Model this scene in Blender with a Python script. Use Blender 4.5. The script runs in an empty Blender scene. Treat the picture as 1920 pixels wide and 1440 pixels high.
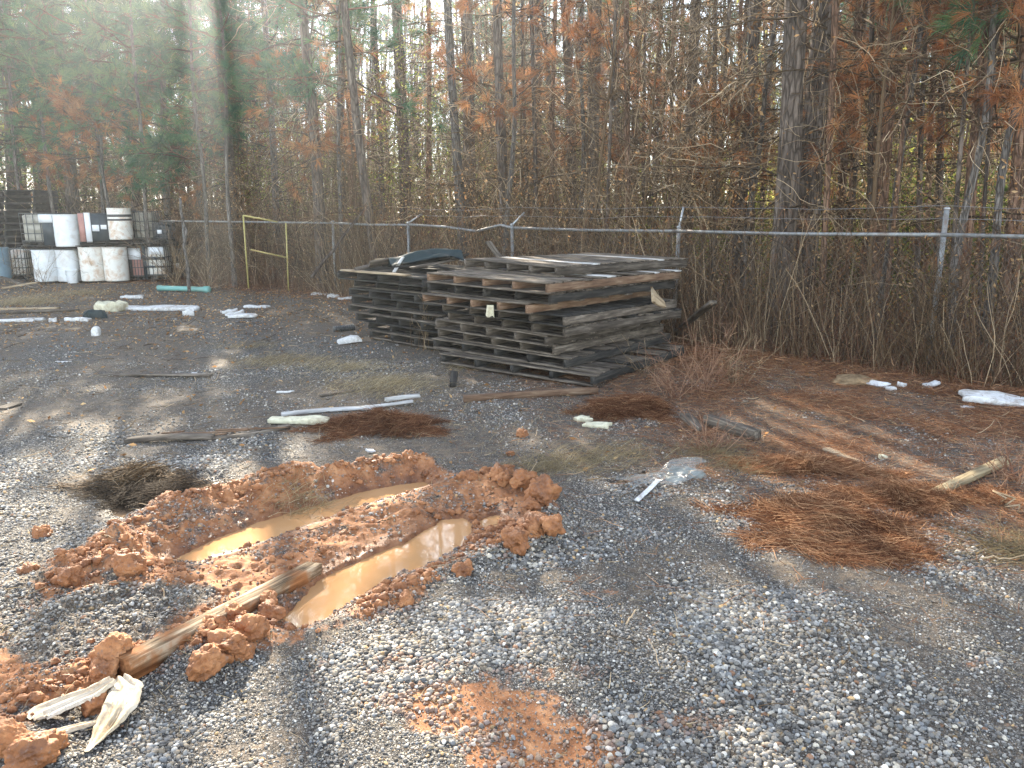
import bpy, math
import numpy as np
from math import radians, sin, cos, pi, atan2, sqrt
from mathutils import Vector, Matrix, Euler

SC = bpy.context.scene
COL = SC.collection
# ------------------------------------------------------------------ camera, sky, sun, exposure
EYE = 1.75
PITCH = radians(12.7)
FPX = 1443.0
cam = bpy.data.cameras.new('camera')
cam.sensor_width = 36.0
cam.lens = 36.0 * FPX / 1920.0
cam.clip_start = 0.05
cam.clip_end = 2000.0
cam_o = bpy.data.objects.new('camera', cam)
COL.objects.link(cam_o)
cam_o.location = (0, 0, EYE)
cam_o.rotation_euler = (pi / 2 - PITCH, 0, 0)
SC.camera = cam_o

SUN_EL, SUN_AZ = radians(28.5), radians(-20.0)      # azimuth measured from +Y towards +X
world = bpy.data.worlds.new('World')
SC.world = world
world.use_nodes = True
wn = world.node_tree
sky = wn.nodes.new('ShaderNodeTexSky')
sky.sky_type = 'NISHITA'
sky.sun_disc = False
sky.sun_elevation = SUN_EL
sky.sun_rotation = SUN_AZ
sky.air_density = 1.0
sky.dust_density = 0.15
bg = wn.nodes['Background']
hsv = wn.nodes.new('ShaderNodeHueSaturation')
hsv.inputs['Saturation'].default_value = 0.52
wn.links.new(sky.outputs[0], hsv.inputs['Color'])
wn.links.new(hsv.outputs[0], bg.inputs[0])
bg.inputs[1].default_value = 0.15
sl = bpy.data.lights.new('sun', 'SUN')
sl.energy = 5.0
sl.angle = radians(0.5)
sl.color = (1.0, 0.88, 0.70)
sun_o = bpy.data.objects.new('sun', sl)
COL.objects.link(sun_o)
SDIR = Vector((sin(SUN_AZ) * cos(SUN_EL), cos(SUN_AZ) * cos(SUN_EL), sin(SUN_EL)))
sun_o.rotation_euler = SDIR.to_track_quat('Z', 'Y').to_euler()
sun_o.location = (-6, 16, 20)
SC.view_settings.view_transform = 'Standard'
SC.view_settings.look = 'None'
SC.view_settings.gamma = 1.0
SC.view_settings.exposure = 2.42
SC.cycles.max_bounces = 6
SC.cycles.diffuse_bounces = 3
SC.cycles.glossy_bounces = 2
SC.cycles.transmission_bounces = 4
SC.cycles.transparent_max_bounces = 6
SC.cycles.use_denoising = True
SC.cycles.sample_clamp_indirect = 6.0

# ------------------------------------------------------------------ helpers
CP, SP = cos(PITCH), sin(PITCH)

def G(px, py, z=0.0):
    """where the sight line of a photo pixel (1920x1440) meets the height z"""
    u, v = px - 960.0, 720.0 - py
    fy, fz = FPX * CP + v * SP, v * CP - FPX * SP
    t = (z - EYE) / fz
    return np.array([u * t, fy * t, z])

def PX(px, Y, z):
    """the point at distance Y and height z seen at the photo column px"""
    d = Y * CP + (EYE - z) * SP
    return np.array([(px - 960.0) / FPX * d, Y, z])

def PZ(py, Y):
    """height at distance Y seen at photo row py"""
    v = 720.0 - py
    return EYE + Y * (v * CP - FPX * SP) / (FPX * CP + v * SP)

def rng(s):
    return np.random.default_rng(s)

def sstep(a, b, x):
    t = np.clip((x - a) / (b - a), 0, 1)
    return t * t * (3 - 2 * t)

def _h(ix, iy, iz, s):
    n = (ix.astype(np.int64) * 374761393 + iy.astype(np.int64) * 668265263 + iz.astype(np.int64) * 2147483647 + s * 974711) & 0xffffffff
    n = ((n ^ (n >> 13)) * 1274126177) & 0xffffffff
    n = n ^ (n >> 16)
    return (n & 0xffff).astype(np.float64) / 65535.0

def vn(x, y, z=None, s=0):
    """value noise 0..1"""
    x = np.asarray(x, float); y = np.asarray(y, float)
    z = np.zeros_like(x) if z is None else np.asarray(z, float)
    ix, iy, iz = np.floor(x), np.floor(y), np.floor(z)
    fx, fy, fz = x - ix, y - iy, z - iz
    fx, fy, fz = (f * f * (3 - 2 * f) for f in (fx, fy, fz))
    r = 0
    for a in (0, 1):
        for b in (0, 1):
            for c in ((0, 1) if np.any(fz) else (0,)):
                w = (fx if a else 1 - fx) * (fy if b else 1 - fy) * (fz if c else 1 - fz)
                r = r + w * _h(ix + a, iy + b, iz + c, s)
    return r

def fbm(x, y, z=None, s=0, o=3):
    r, a, t = 0, 1.0, 0
    for k in range(o):
        f = 2.03 ** k
        r = r + a * vn(np.asarray(x) * f, np.asarray(y) * f, None if z is None else np.asarray(z) * f, s + 7 * k)
        t += a; a *= .5
    return r / t

def mesh(name, V, F, attrs=None, smooth=False, mat=None):
    """V (N,3); F list of index arrays (M,k)"""
    me = bpy.data.meshes.new(name)
    V = np.ascontiguousarray(V, dtype=np.float32)
    if not isinstance(F, (list, tuple)):
        F = [F]
    F = [np.asarray(f, dtype=np.int32) for f in F if len(f)]
    nl = sum(f.size for f in F)
    npoly = sum(len(f) for f in F)
    me.vertices.add(len(V)); me.vertices.foreach_set('co', V.ravel())
    me.loops.add(nl); me.polygons.add(npoly)
    me.loops.foreach_set('vertex_index', np.concatenate([f.ravel() for f in F]))
    tot = np.concatenate([np.full(len(f), f.shape[1], np.int32) for f in F])
    st = np.concatenate([[0], np.cumsum(tot)[:-1]]).astype(np.int32)
    me.polygons.foreach_set('loop_start', st)
    me.polygons.foreach_set('loop_total', tot)
    if smooth:
        me.polygons.foreach_set('use_smooth', np.ones(npoly, bool))
    for k, (ty, arr) in (attrs or {}).items():
        a = me.attributes.new(k, ty, 'POINT')
        arr = np.asarray(arr, np.float32)
        a.data.foreach_set('color' if ty == 'FLOAT_COLOR' else ('vector' if ty == 'FLOAT_VECTOR' else 'value'), arr.ravel())
    me.update(calc_edges=True)
    if mat is not None:
        me.materials.append(mat)
    return me

class MB:
    """collects pieces for one mesh"""
    def __init__(s):
        s.V, s.F, s.T, s.n = [], [], [], 0
    def add(s, V, F, tone=None):
        V = np.asarray(V, float).reshape(-1, 3)
        s.V.append(V)
        for f in (F if isinstance(F, (list, tuple)) else [F]):
            if len(f):
                s.F.append(np.asarray(f) + s.n)
        s.T.append(np.full(len(V), .5) if tone is None else np.broadcast_to(np.asarray(tone, float), (len(V),)).copy())
        s.n += len(V)
        return s
    def mesh(s, name, mat=None, smooth=False):
        by = {}
        for f in s.F:
            by.setdefault(f.shape[1], []).append(f)
        return mesh(name, np.concatenate(s.V), [np.concatenate(v) for v in by.values()],
                    {'tone': ('FLOAT', np.concatenate(s.T))}, smooth, mat)
    def obj(s, name, mat=None, parent=None, smooth=False):
        return obj(name, s.mesh(name, mat, smooth), parent)

def obj(name, me, parent=None, loc=None, rot=None):
    o = bpy.data.objects.new(name, me)
    COL.objects.link(o)
    if parent is not None:
        o.parent = parent
    if loc is not None:
        o.location = tuple(float(v) for v in loc)
    if rot is not None:
        o.rotation_euler = rot
    return o

def tag(o, label, cat, group=None, kind=None):
    o['label'] = label
    o['category'] = cat
    if group: o['group'] = group
    if kind: o['kind'] = kind
    return o

def empty(name, loc, label, cat, group=None, rot=(0, 0, 0)):
    o = bpy.data.objects.new(name, None)
    COL.objects.link(o)
    o.location = tuple(float(v) for v in loc)
    o.rotation_euler = rot
    o.empty_display_size = .1
    return tag(o, label, cat, group)

def box_vf(x0, x1, y0, y1, z0, z1):
    V = np.array([[x, y, z] for z in (z0, z1) for (x, y) in ((x0, y0), (x1, y0), (x1, y1), (x0, y1))], float)
    F = np.array([[3, 2, 1, 0], [4, 5, 6, 7], [0, 1, 5, 4], [1, 2, 6, 5], [2, 3, 7, 6], [3, 0, 4, 7]])
    return V, F

def board_vf(L, W, T, seed=0, warp=.004, rag=.006, n=12, cham=.004, w2=None):
    """a worn plank along local x, centred, with chamfered and ragged edges"""
    r = rng(seed)
    c = min(cham, T * .3, W * .3)
    sec = np.array([[-W/2, -T/2+c], [-W/2+c, -T/2], [W/2-c, -T/2], [W/2, -T/2+c], [W/2, T/2-c], [W/2-c, T/2], [-W/2+c, T/2], [-W/2, T/2-c]])
    xs = np.linspace(-L/2, L/2, n + 1)
    V = np.zeros((n + 1, 8, 3))
    ph = r.uniform(0, 6, 4)
    bend = warp * np.sin(xs / L * pi * r.uniform(.6, 1.6) + ph[0])
    bend2 = warp * np.sin(xs / L * pi * r.uniform(.6, 1.6) + ph[1])
    tw = r.normal(0, warp * 3) * xs / L
    sc = np.ones(n + 1) if w2 is None else np.linspace(1, w2, n + 1)
    for i, x in enumerate(xs):
        s_ = sec.copy(); s_[:, 0] *= sc[i]
        s_ = s_ * (1 + r.normal(0, .012, (8, 1)))
        a = tw[i]
        V[i, :, 1] = s_[:, 0] * cos(a) - s_[:, 1] * sin(a) + bend2[i]
        V[i, :, 2] = s_[:, 0] * sin(a) + s_[:, 1] * cos(a) + bend[i]
        V[i, :, 0] = x
    V[0, :, 0] += r.uniform(0, rag, 8); V[-1, :, 0] -= r.uniform(0, rag, 8)
    V = V.reshape(-1, 3)
    F = []
    for i in range(n):
        for k in range(8):
            a, b = i * 8 + k, i * 8 + (k + 1) % 8
            F.append([a, b, b + 8, a + 8])
    caps = np.array([list(range(8))[::-1], [n * 8 + k for k in range(8)]])
    return V, [np.array(F), caps]

def tubes(P, R, sides=3):
    """P (N,K,3) paths, R (N,K) radii -> verts, quads"""
    N, K, _ = P.shape
    D = np.gradient(P, axis=1)
    D /= np.linalg.norm(D, axis=2, keepdims=True) + 1e-9
    up = np.where(np.abs(D[..., 2:3]) > .9, np.array([1., 0, 0]), np.array([0, 0, 1.]))
    A = np.cross(D, up); A /= np.linalg.norm(A, axis=2, keepdims=True) + 1e-9
    B = np.cross(D, A)
    an = np.arange(sides) * 2 * pi / sides
    V = P[:, :, None, :] + R[:, :, None, None] * (A[:, :, None, :] * np.cos(an)[None, None, :, None] + B[:, :, None, :] * np.sin(an)[None, None, :, None])
    idx = np.arange(N * K * sides).reshape(N, K, sides)
    a = idx[:, :-1, :]; b = np.roll(idx, -1, 2)[:, :-1, :]
    c = np.roll(idx, -1, 2)[:, 1:, :]; d = idx[:, 1:, :]
    return V.reshape(-1, 3), np.stack([a, b, c, d], -1).reshape(-1, 4)

def strips(P, Wd, side=None):
    """flat ribbons: P (N,K,3), Wd (N,K)"""
    N, K, _ = P.shape
    D = np.gradient(P, axis=1); D /= np.linalg.norm(D, axis=2, keepdims=True) + 1e-9
    if side is None:
        side = rng(N).normal(0, 1, (N, 1, 3))
    A = np.cross(D, side); A /= np.linalg.norm(A, axis=2, keepdims=True) + 1e-9
    V = np.stack([P - A * Wd[..., None] / 2, P + A * Wd[..., None] / 2], 2)
    idx = np.arange(N * K * 2).reshape(N, K, 2)
    F = np.stack([idx[:, :-1, 0], idx[:, :-1, 1], idx[:, 1:, 1], idx[:, 1:, 0]], -1)
    return V.reshape(-1, 3), F.reshape(-1, 4)

def walks(r, start, dirs, length, K, wob=.25, grav=0.):
    """random curved paths (N,K,3)"""
    N = len(start)
    P = np.zeros((N, K, 3)); P[:, 0] = start
    d = dirs / (np.linalg.norm(dirs, axis=1, keepdims=True) + 1e-9)
    st = np.asarray(length).reshape(-1, 1) / (K - 1)
    for k in range(1, K):
        d = d + r.normal(0, wob, (N, 3)); d[:, 2] += grav
        d /= np.linalg.norm(d, axis=1, keepdims=True) + 1e-9
        P[:, k] = P[:, k - 1] + d * st
    return P

def leaves_vf(r, C, size, flat=0.0):
    """folded little leaves, centres C (N,3); size (N,)"""
    N = len(C)
    a = r.normal(0, 1, (N, 3)); a[:, 2] *= (1 - flat)
    a /= np.linalg.norm(a, axis=1, keepdims=True)
    b = r.normal(0, 1, (N, 3)); b[:, 2] *= (1 - flat)
    b -= a * (a * b).sum(1, keepdims=True); b /= np.linalg.norm(b, axis=1, keepdims=True)
    n = np.cross(a, b)
    s = np.asarray(size).reshape(-1, 1)
    V = np.stack([C - a * s, C + b * s * .45 + n * s * .2, C + a * s, C - b * s * .45 + n * s * .2], 1)
    i = np.arange(N) * 4
    F = np.concatenate([np.stack([i, i + 1, i + 2], 1), np.stack([i, i + 2, i + 3], 1)])
    return V.reshape(-1, 3), F

def ico(sub=2):
    t = (1 + 5 ** .5) / 2
    V = [(-1, t, 0), (1, t, 0), (-1, -t, 0), (1, -t, 0), (0, -1, t), (0, 1, t), (0, -1, -t), (0, 1, -t), (t, 0, -1), (t, 0, 1), (-t, 0, -1), (-t, 0, 1)]
    F = [(0, 11, 5), (0, 5, 1), (0, 1, 7), (0, 7, 10), (0, 10, 11), (1, 5, 9), (5, 11, 4), (11, 10, 2), (10, 7, 6), (7, 1, 8), (3, 9, 4), (3, 4, 2), (3, 2, 6), (3, 6, 8), (3, 8, 9), (4, 9, 5), (2, 4, 11), (6, 2, 10), (8, 6, 7), (9, 8, 1)]
    V = [np.array(v, float) / np.linalg.norm(v) for v in V]
    for _ in range(sub):
        c, nf = {}, []
        def mid(a, b):
            k = (min(a, b), max(a, b))
            if k not in c:
                m = V[a] + V[b]; V.append(m / np.linalg.norm(m)); c[k] = len(V) - 1
            return c[k]
        for a, b, d in F:
            x, y, z = mid(a, b), mid(b, d), mid(d, a)
            nf += [(a, x, z), (b, y, x), (d, z, y), (x, y, z)]
        F = nf
    return np.array(V), np.array(F)
ICO = {k: ico(k) for k in (1, 2, 3, 4)}

def lump_vf(seed, rad=(1, 1, 1), sub=2, rough=.35, freq=1.6, cut=None, oct=3):
    V, F = ICO[sub]
    n = fbm(V[:, 0] * freq + 5 + seed, V[:, 1] * freq + 9, V[:, 2] * freq + 3, s=seed, o=oct) - .5
    V = V * (1 + 2 * rough * n)[:, None]
    V = V * np.array(rad)
    return V, F

def lathe(prof, n=32, oval=None):
    """prof list of (r,z)"""
    pr = np.array(prof, float); K = len(pr)
    an = np.arange(n) * 2 * pi / n
    V = np.stack([pr[:, 0:1] * np.cos(an), pr[:, 0:1] * np.sin(an), np.repeat(pr[:, 1:2], n, 1)], -1)
    idx = np.arange(K * n).reshape(K, n)
    a = idx[:-1]; b = np.roll(idx, -1, 1)[:-1]; c = np.roll(idx, -1, 1)[1:]; d = idx[1:]
    F = [np.stack([a, b, c, d], -1).reshape(-1, 4), idx[:1, ::-1], idx[-1:]]
    return V.reshape(-1, 3), F

def bar_vf(p, q, rad, sides=8):
    P = np.array([[p, q]], float)
    V, F = tubes(P, np.full((1, 2), rad), sides)
    n = sides
    return V, [F, np.array([list(range(n))[::-1], list(range(n, 2 * n))])]

def pipe_vf(pts, rad, sides=8):
    P = np.array([pts], float)
    R = np.full((1, P.shape[1]), rad) if np.isscalar(rad) else np.array([rad], float)
    V, F = tubes(P, R, sides)
    n, K = sides, P.shape[1]
    return V, [F, np.array([list(range(n))[::-1], list(range((K - 1) * n, K * n))])]

# ------------------------------------------------------------------ materials
class NT:
    def __init__(s, name):
        s.m = bpy.data.materials.new(name); s.m.use_nodes = True
        s.t = s.m.node_tree; s.b = s.t.nodes['Principled BSDF']; s.out = s.t.nodes['Material Output']
    def n(s, ty, **kw):
        nd = s.t.nodes.new(ty)
        for k, v in kw.items():
            if k.startswith('i_'):
                nd.inputs[int(k[2:]) if k[2:].isdigit() else k[2:].replace('_', ' ')].default_value = v
            else:
                setattr(nd, k, v)
        return nd
    def l(s, a, b):
        s.t.links.new(a, b)
    def noise(s, vec, scale, detail=3, rough=.55, dist=0.):
        nd = s.n('ShaderNodeTexNoise'); nd.inputs['Scale'].default_value = scale
        nd.inputs['Detail'].default_value = detail; nd.inputs['Roughness'].default_value = rough
        nd.inputs['Distortion'].default_value = dist
        if vec is not None: s.l(vec, nd.inputs['Vector'])
        return nd.outputs[0]
    def coord(s, which='Object', scale=(1, 1, 1)):
        tc = s.n('ShaderNodeTexCoord'); mp = s.n('ShaderNodeMapping'); mp.inputs['Scale'].default_value = scale
        s.l(tc.outputs[which], mp.inputs[0]); return mp.outputs[0]
    def ramp(s, fac, stops):
        r = s.n('ShaderNodeValToRGB'); e = r.color_ramp.elements
        while len(e) < len(stops): e.new(.5)
        for el, (p, c) in zip(e, stops):
            el.position = p; el.color = (*c, 1) if len(c) == 3 else c
        s.l(fac, r.inputs[0]); return r.outputs[0]
    def mix(s, fac, a, b, mode='MIX'):
        m = s.n('ShaderNodeMix', data_type='RGBA', blend_type=mode)
        for sock, v in ((m.inputs[0], fac), (m.inputs[6], a), (m.inputs[7], b)):
            if isinstance(v, bpy.types.NodeSocket): s.l(v, sock)
            elif isinstance(v, (int, float)): sock.default_value = v
            else: sock.default_value = (*v, 1)
        return m.outputs[2]
    def math(s, op, a, b=0.0):
        m = s.n('ShaderNodeMath', operation=op)
        for sock, v in ((m.inputs[0], a), (m.inputs[1], b)):
            if isinstance(v, bpy.types.NodeSocket): s.l(v, sock)
            else: sock.default_value = v
        return m.outputs[0]
    def attr(s, name, inst=False):
        a = s.n('ShaderNodeAttribute', attribute_name=name)
        if inst: a.attribute_type = 'INSTANCER'
        return a
    def bump(s, h, strength=.4, dist=.02, prev=None):
        b = s.n('ShaderNodeBump'); b.inputs['Strength'].default_value = strength; b.inputs['Distance'].default_value = dist
        s.l(h, b.inputs['Height'])
        if prev is not None: s.l(prev, b.inputs['Normal'])
        return b.outputs[0]
    def fin(s, col=None, rough=None, nrm=None, spec=None):
        if col is not None:
            if isinstance(col, bpy.types.NodeSocket): s.l(col, s.b.inputs['Base Color'])
            else: s.b.inputs['Base Color'].default_value = (*col, 1)
        if rough is not None:
            if isinstance(rough, bpy.types.NodeSocket): s.l(rough, s.b.inputs['Roughness'])
            else: s.b.inputs['Roughness'].default_value = rough
        if nrm is not None: s.l(nrm, s.b.inputs['Normal'])
        if spec is not None: s.b.inputs['Specular IOR Level'].default_value = spec
        return s.m

def rnd_tone(n, amt=.5):
    """per-object brightness factor"""
    oi = n.n('ShaderNodeObjectInfo')
    return n.math('ADD', n.math('MULTIPLY', oi.outputs['Random'], amt), 1 - amt / 2)

def m_wood(name, dark, mid, light, rough=.85, tone=.6):
    n = NT(name)
    v = n.coord('Object', (1.2, 14, 14))
    oi = n.n('ShaderNodeObjectInfo')
    off = n.n('ShaderNodeVectorMath', operation='ADD'); n.l(v, off.inputs[0])
    cmb = n.n('ShaderNodeCombineXYZ'); n.l(n.math('MULTIPLY', oi.outputs['Random'], 57.), cmb.inputs[0]); n.l(cmb.outputs[0], off.inputs[1])
    g = n.noise(off.outputs[0], 3.0, 6, .65, .4)
    g2 = n.noise(n.coord('Object', (1.5, 4, 4)), 2.2, 3, .6)
    f = n.math('ADD', n.math('MULTIPLY', g, .65), n.math('MULTIPLY', g2, .35))
    c = n.ramp(f, [(.32, dark), (.5, mid), (.66, light)])
    c = n.mix(1.0, c, n.ramp(rnd_tone(n, tone), [(0.0, (.0, .0, .0)), (1.0, (1, 1, 1))]), 'MULTIPLY')
    c = n.mix(n.math('MULTIPLY', n.attr('tone').outputs['Fac'], .0), c, c)
    return n.fin(c, rough, n.bump(g, .5, .006), .25)

def m_fuzz(name, c1, c2, c3=None, rough=.8, trans=.0, scale=3.):
    """for twigs, needles and leaves: colour by the piece's own tone, part translucent"""
    n = NT(name)
    t = n.attr('tone').outputs['Fac']
    c = n.ramp(t, [(0., c1), (.55, c2), (1., c3 or c2)])
    if trans:
        d = n.n('ShaderNodeBsdfDiffuse'); tr = n.n('ShaderNodeBsdfTranslucent'); mx = n.n('ShaderNodeMixShader')
        n.l(c, d.inputs[0]); n.l(c, tr.inputs[0]); mx.inputs[0].default_value = trans
        n.l(d.outputs[0], mx.inputs[1]); n.l(tr.outputs[0], mx.inputs[2]); n.l(mx.outputs[0], n.out.inputs[0])
        return n.m
    return n.fin(c, rough, None, .2)

def m_bark(name, a, b, c, sc=1.0):
    n = NT(name)
    v = n.coord('Object', (1, 1, .22))
    vo = n.n('ShaderNodeTexVoronoi', feature='DISTANCE_TO_EDGE'); vo.inputs['Scale'].default_value = 16 * sc
    nz = n.noise(v, 9 * sc, 5, .65)
    dv = n.n('ShaderNodeVectorMath', operation='ADD'); n.l(v, dv.inputs[0])
    nn = n.n('ShaderNodeTexNoise'); nn.inputs['Scale'].default_value = 6; n.l(v, nn.inputs['Vector'])
    sm = n.n('ShaderNodeVectorMath', operation='SCALE'); sm.inputs['Scale'].default_value = .12; n.l(nn.outputs['Color'], sm.inputs[0])
    n.l(sm.outputs[0], dv.inputs[1]); n.l(dv.outputs[0], vo.inputs['Vector'])
    e = n.ramp(vo.outputs['Distance'], [(0., (0, 0, 0)), (.16, (1, 1, 1))])
    col = n.ramp(nz, [(.3, a), (.52, b), (.72, c)])
    col = n.mix(e, n.mix(.6, col, (.02, .014, .01)), col)
    col = n.mix(1.0, col, n.ramp(rnd_tone(n, .5), [(0., (0, 0, 0)), (1., (1, 1, 1))]), 'MULTIPLY')
    h = n.math('ADD', n.math('MULTIPLY', e, .7), n.math('MULTIPLY', nz, .5))
    return n.fin(col, .9, n.bump(h, .9, .03), .15)

def m_plain(name, a, b, scale=6, rough=.5, bump=.1, bd=.004, spec=.4, metal=0., dirt=None, dirt_amt=.5, dscale=3):
    n = NT(name)
    v = n.coord('Object')
    nz = n.noise(v, scale, 5, .6)
    c = n.ramp(nz, [(.3, a), (.7, b)])
    if dirt is not None:
        dn = n.noise(v, dscale, 6, .7, .6)
        c = n.mix(n.math('MULTIPLY', n.ramp(dn, [(.48, (0, 0, 0)), (.66, (1, 1, 1))]), dirt_amt), c, dirt)
    n.b.inputs['Metallic'].default_value = metal
    return n.fin(c, rough, n.bump(nz, bump, bd), spec)

M = {}
M['wood'] = m_wood('weathered_wood', (.02, .016, .013), (.095, .076, .058), (.26, .22, .175), tone=.9)
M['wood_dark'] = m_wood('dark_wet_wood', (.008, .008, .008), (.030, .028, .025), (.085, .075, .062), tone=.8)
M['wood_brown'] = m_wood('brown_wood', (.06, .03, .018), (.17, .10, .06), (.33, .23, .15))
M['wood_tan'] = m_wood('tan_wood', (.16, .11, .06), (.36, .27, .17), (.52, .42, .29), tone=.4)
M['wood_olive'] = m_wood('olive_wood', (.09, .07, .04), (.23, .18, .105), (.40, .33, .20), tone=.3)
M['wood_white'] = m_wood('bleached_wood', (.16, .15, .14), (.40, .39, .37), (.62, .62, .60), tone=.3)
M['bark'] = m_bark('pine_bark', (.05, .04, .032), (.14, .11, .088), (.27, .22, .18))
M['bark_red'] = m_bark('reddish_bark', (.09, .05, .032), (.24, .14, .09), (.38, .25, .17), 1.2)
M['bark_grey'] = m_bark('grey_bark', (.06, .055, .048), (.17, .15, .13), (.30, .27, .24), 1.6)
M['twig'] = m_fuzz('twig_bark', (.028, .018, .010), (.145, .092, .048), (.54, .41, .26))
M['twig_red'] = m_fuzz('reddish_stems', (.07, .035, .022), (.20, .10, .06), (.38, .24, .15))
M['needle'] = m_fuzz('green_needles', (.03, .08, .05), (.08, .17, .08), (.20, .28, .10), trans=.45)
M['needle_dead'] = m_fuzz('brown_needles', (.18, .065, .028), (.44, .185, .075), (.66, .38, .17), trans=.5)
M['straw'] = m_fuzz('pine_straw', (.07, .027, .015), (.28, .13, .066), (.62, .38, .21), trans=.2)
M['grass'] = m_fuzz('dry_grass', (.12, .09, .05), (.33, .26, .15), (.55, .46, .30), trans=.3)
M['leaf_dry'] = m_fuzz('dry_leaves', (.12, .058, .026), (.40, .215, .09), (.68, .48, .26), trans=.55)
M['leaf_green'] = m_fuzz('pale_leaves', (.07, .10, .02), (.28, .31, .06), (.58, .55, .16), trans=.6)
M['galv'] = m_plain('galvanised_steel', (.30, .32, .33), (.5, .52, .53), 30, .45, .1, .001, .5, .6, (.22, .13, .08), .35, 8)
M['galv_dull'] = m_plain('dull_galvanised', (.16, .165, .16), (.30, .31, .31), 20, .6, .2, .001, .4, .4, (.16, .09, .05), .6, 9)
M['wire'] = m_plain('wire', (.16, .16, .16), (.28, .28, .28), 40, .55, .1, .001, .4, .5)
M['wire_old'] = m_plain('old_wire', (.07, .06, .05), (.16, .14, .12), 40, .6, .1, .001, .4, .3)
M['yellow'] = m_plain('yellow_paint', (.33, .28, .08), (.42, .37, .14), 14, .5, .1, .001, .4, 0., (.25, .12, .05), .6)
M['foam'] = m_plain('white_foam', (.50, .50, .49), (.68, .68, .67), 30, .75, .6, .008, .2, 0., (.24, .19, .14), .8, 7)
M['foam_yellow'] = m_plain('aged_foam', (.50, .47, .33), (.66, .63, .47), 30, .8, .6, .008, .2, 0., (.26, .20, .13), .7, 7)
M['plastic_white'] = m_plain('white_plastic', (.60, .63, .64), (.72, .74, .74), 4, .4, .05, .002, .5, 0., (.35, .25, .15), .4, 3)
M['plastic_stain'] = m_plain('stained_white_plastic', (.62, .60, .54), (.74, .73, .68), 4, .45, .05, .002, .5, 0., (.42, .22, .08), .75, 4)
M['plastic_black'] = m_plain('black_plastic', (.015, .017, .018), (.035, .038, .04), 6, .4, .05, .002, .5)
M['plastic_blue'] = m_plain('blue_plastic', (.10, .16, .20), (.16, .24, .29), 6, .4, .05, .002, .5)
M['tote'] = m_plain('tote_plastic', (.22, .21, .17), (.38, .36, .30), 3, .4, .1, .004, .5, 0., (.10, .08, .06), .6, 2)
M['red_panel'] = m_plain('faded_red_panel', (.32, .15, .13), (.45, .24, .20), 8, .6)
M['cage'] = m_plain('tote_cage', (.05, .055, .055), (.12, .125, .125), 20, .5, .1, .001, .4, .3)
M['teal'] = m_plain('teal_plastic', (.10, .28, .25), (.17, .38, .34), 5, .45, .05, .002, .5, 0., (.25, .2, .14), .3)
M['tarp'] = m_plain('dark_plastic_sheet', (.015, .028, .030), (.030, .042, .045), 5, .75, .5, .02, .15)

def m_clay(name, gravelly=0.):
    n = NT(name)
    v = n.coord('Object') if False else n.n('ShaderNodeNewGeometry').outputs['Position']
    a = n.noise(v, 9, 6, .65); b = n.noise(v, 60, 4, .6)
    c = n.ramp(a, [(.3, (.10, .037, .015)), (.5, (.27, .110, .042)), (.72, (.42, .205, .092))])
    c = n.mix(n.ramp(b, [(.58, (0, 0, 0)), (.72, (1, 1, 1))]), c, (.18, .12, .09))
    h = n.math('ADD', a, n.math('MULTIPLY', b, .35))
    return n.fin(c, n.ramp(a, [(.3, (.45, .45, .45)), (.6, (.85, .85, .85))]), n.bump(h, .8, .02), .35)
M['clay'] = m_clay('wet_orange_clay')

def m_stone():
    n = NT('gravel_stones')
    a = n.attr('scol', True)
    nz = n.noise(n.coord('Object'), 3.0, 4, .6)
    c = n.mix(.5, a.outputs['Color'], n.mix(1., a.outputs['Color'], n.ramp(nz, [(.3, (.45, .45, .45)), (.7, (1.3, 1.3, 1.3))]), 'MULTIPLY'))
    return n.fin(c, .72, n.bump(nz, .2, .1), .3)
M['stone'] = m_stone()

def m_water():
    n = NT('muddy_water')
    v = n.n('ShaderNodeNewGeometry').outputs['Position']
    a = n.noise(v, 1.7, 3, .5)
    c = n.ramp(a, [(.3, (.36, .19, .08)), (.7, (.45, .255, .12))])
    n.b.inputs['IOR'].default_value = 1.33
    h = n.noise(v, 5, 2, .5)
    return n.fin(c, .03, n.bump(h, .04, .01), .5)
M['water'] = m_water()
def m_water2():
    n = NT('grey_brown_water')
    v = n.n('ShaderNodeNewGeometry').outputs['Position']
    n.b.inputs['IOR'].default_value = 1.33
    return n.fin((.16, .11, .07), .04, n.bump(n.noise(v, 6, 2, .5), .05, .01), .5)
M['water2'] = m_water2()

# ------------------------------------------------------------------ layout of the lot
ZW = -0.05
A_PX = [(322, 1052), (400, 1012), (470, 985), (540, 962), (600, 945), (650, 930), (715, 914), (795, 903), (812, 912), (765, 925), (700, 945), (640, 962), (590, 982), (520, 1010), (440, 1034), (370, 1056)]
B_PX = [(528, 1160), (565, 1120), (600, 1086), (650, 1062), (700, 1040), (752, 1020), (792, 998), (830, 974), (868, 970), (888, 984), (876, 1012), (850, 1038), (800, 1062), (745, 1082), (700, 1106), (650, 1140), (600, 1168), (560, 1182)]
C_PX = [(896, 978), (915, 968), (938, 966), (950, 978), (930, 992), (905, 996)]
E_PX = [(196, 930), (225, 932), (238, 950), (275, 966), (262, 980), (215, 972), (205, 955)]
F_PX = [(352, 912), (390, 906), (425, 915), (440, 930), (420, 944), (380, 950), (352, 930)]
D_PX = [(1140, 908), (1170, 896), (1212, 886), (1216, 893), (1190, 906), (1160, 914)]
poly = lambda P, z=ZW: np.array([G(x, y, z)[:2] for x, y in P])
PA, PB, PC_, PE, PF, PD = (poly(p) for p in (A_PX, B_PX, C_PX, E_PX, F_PX, D_PX))
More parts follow.
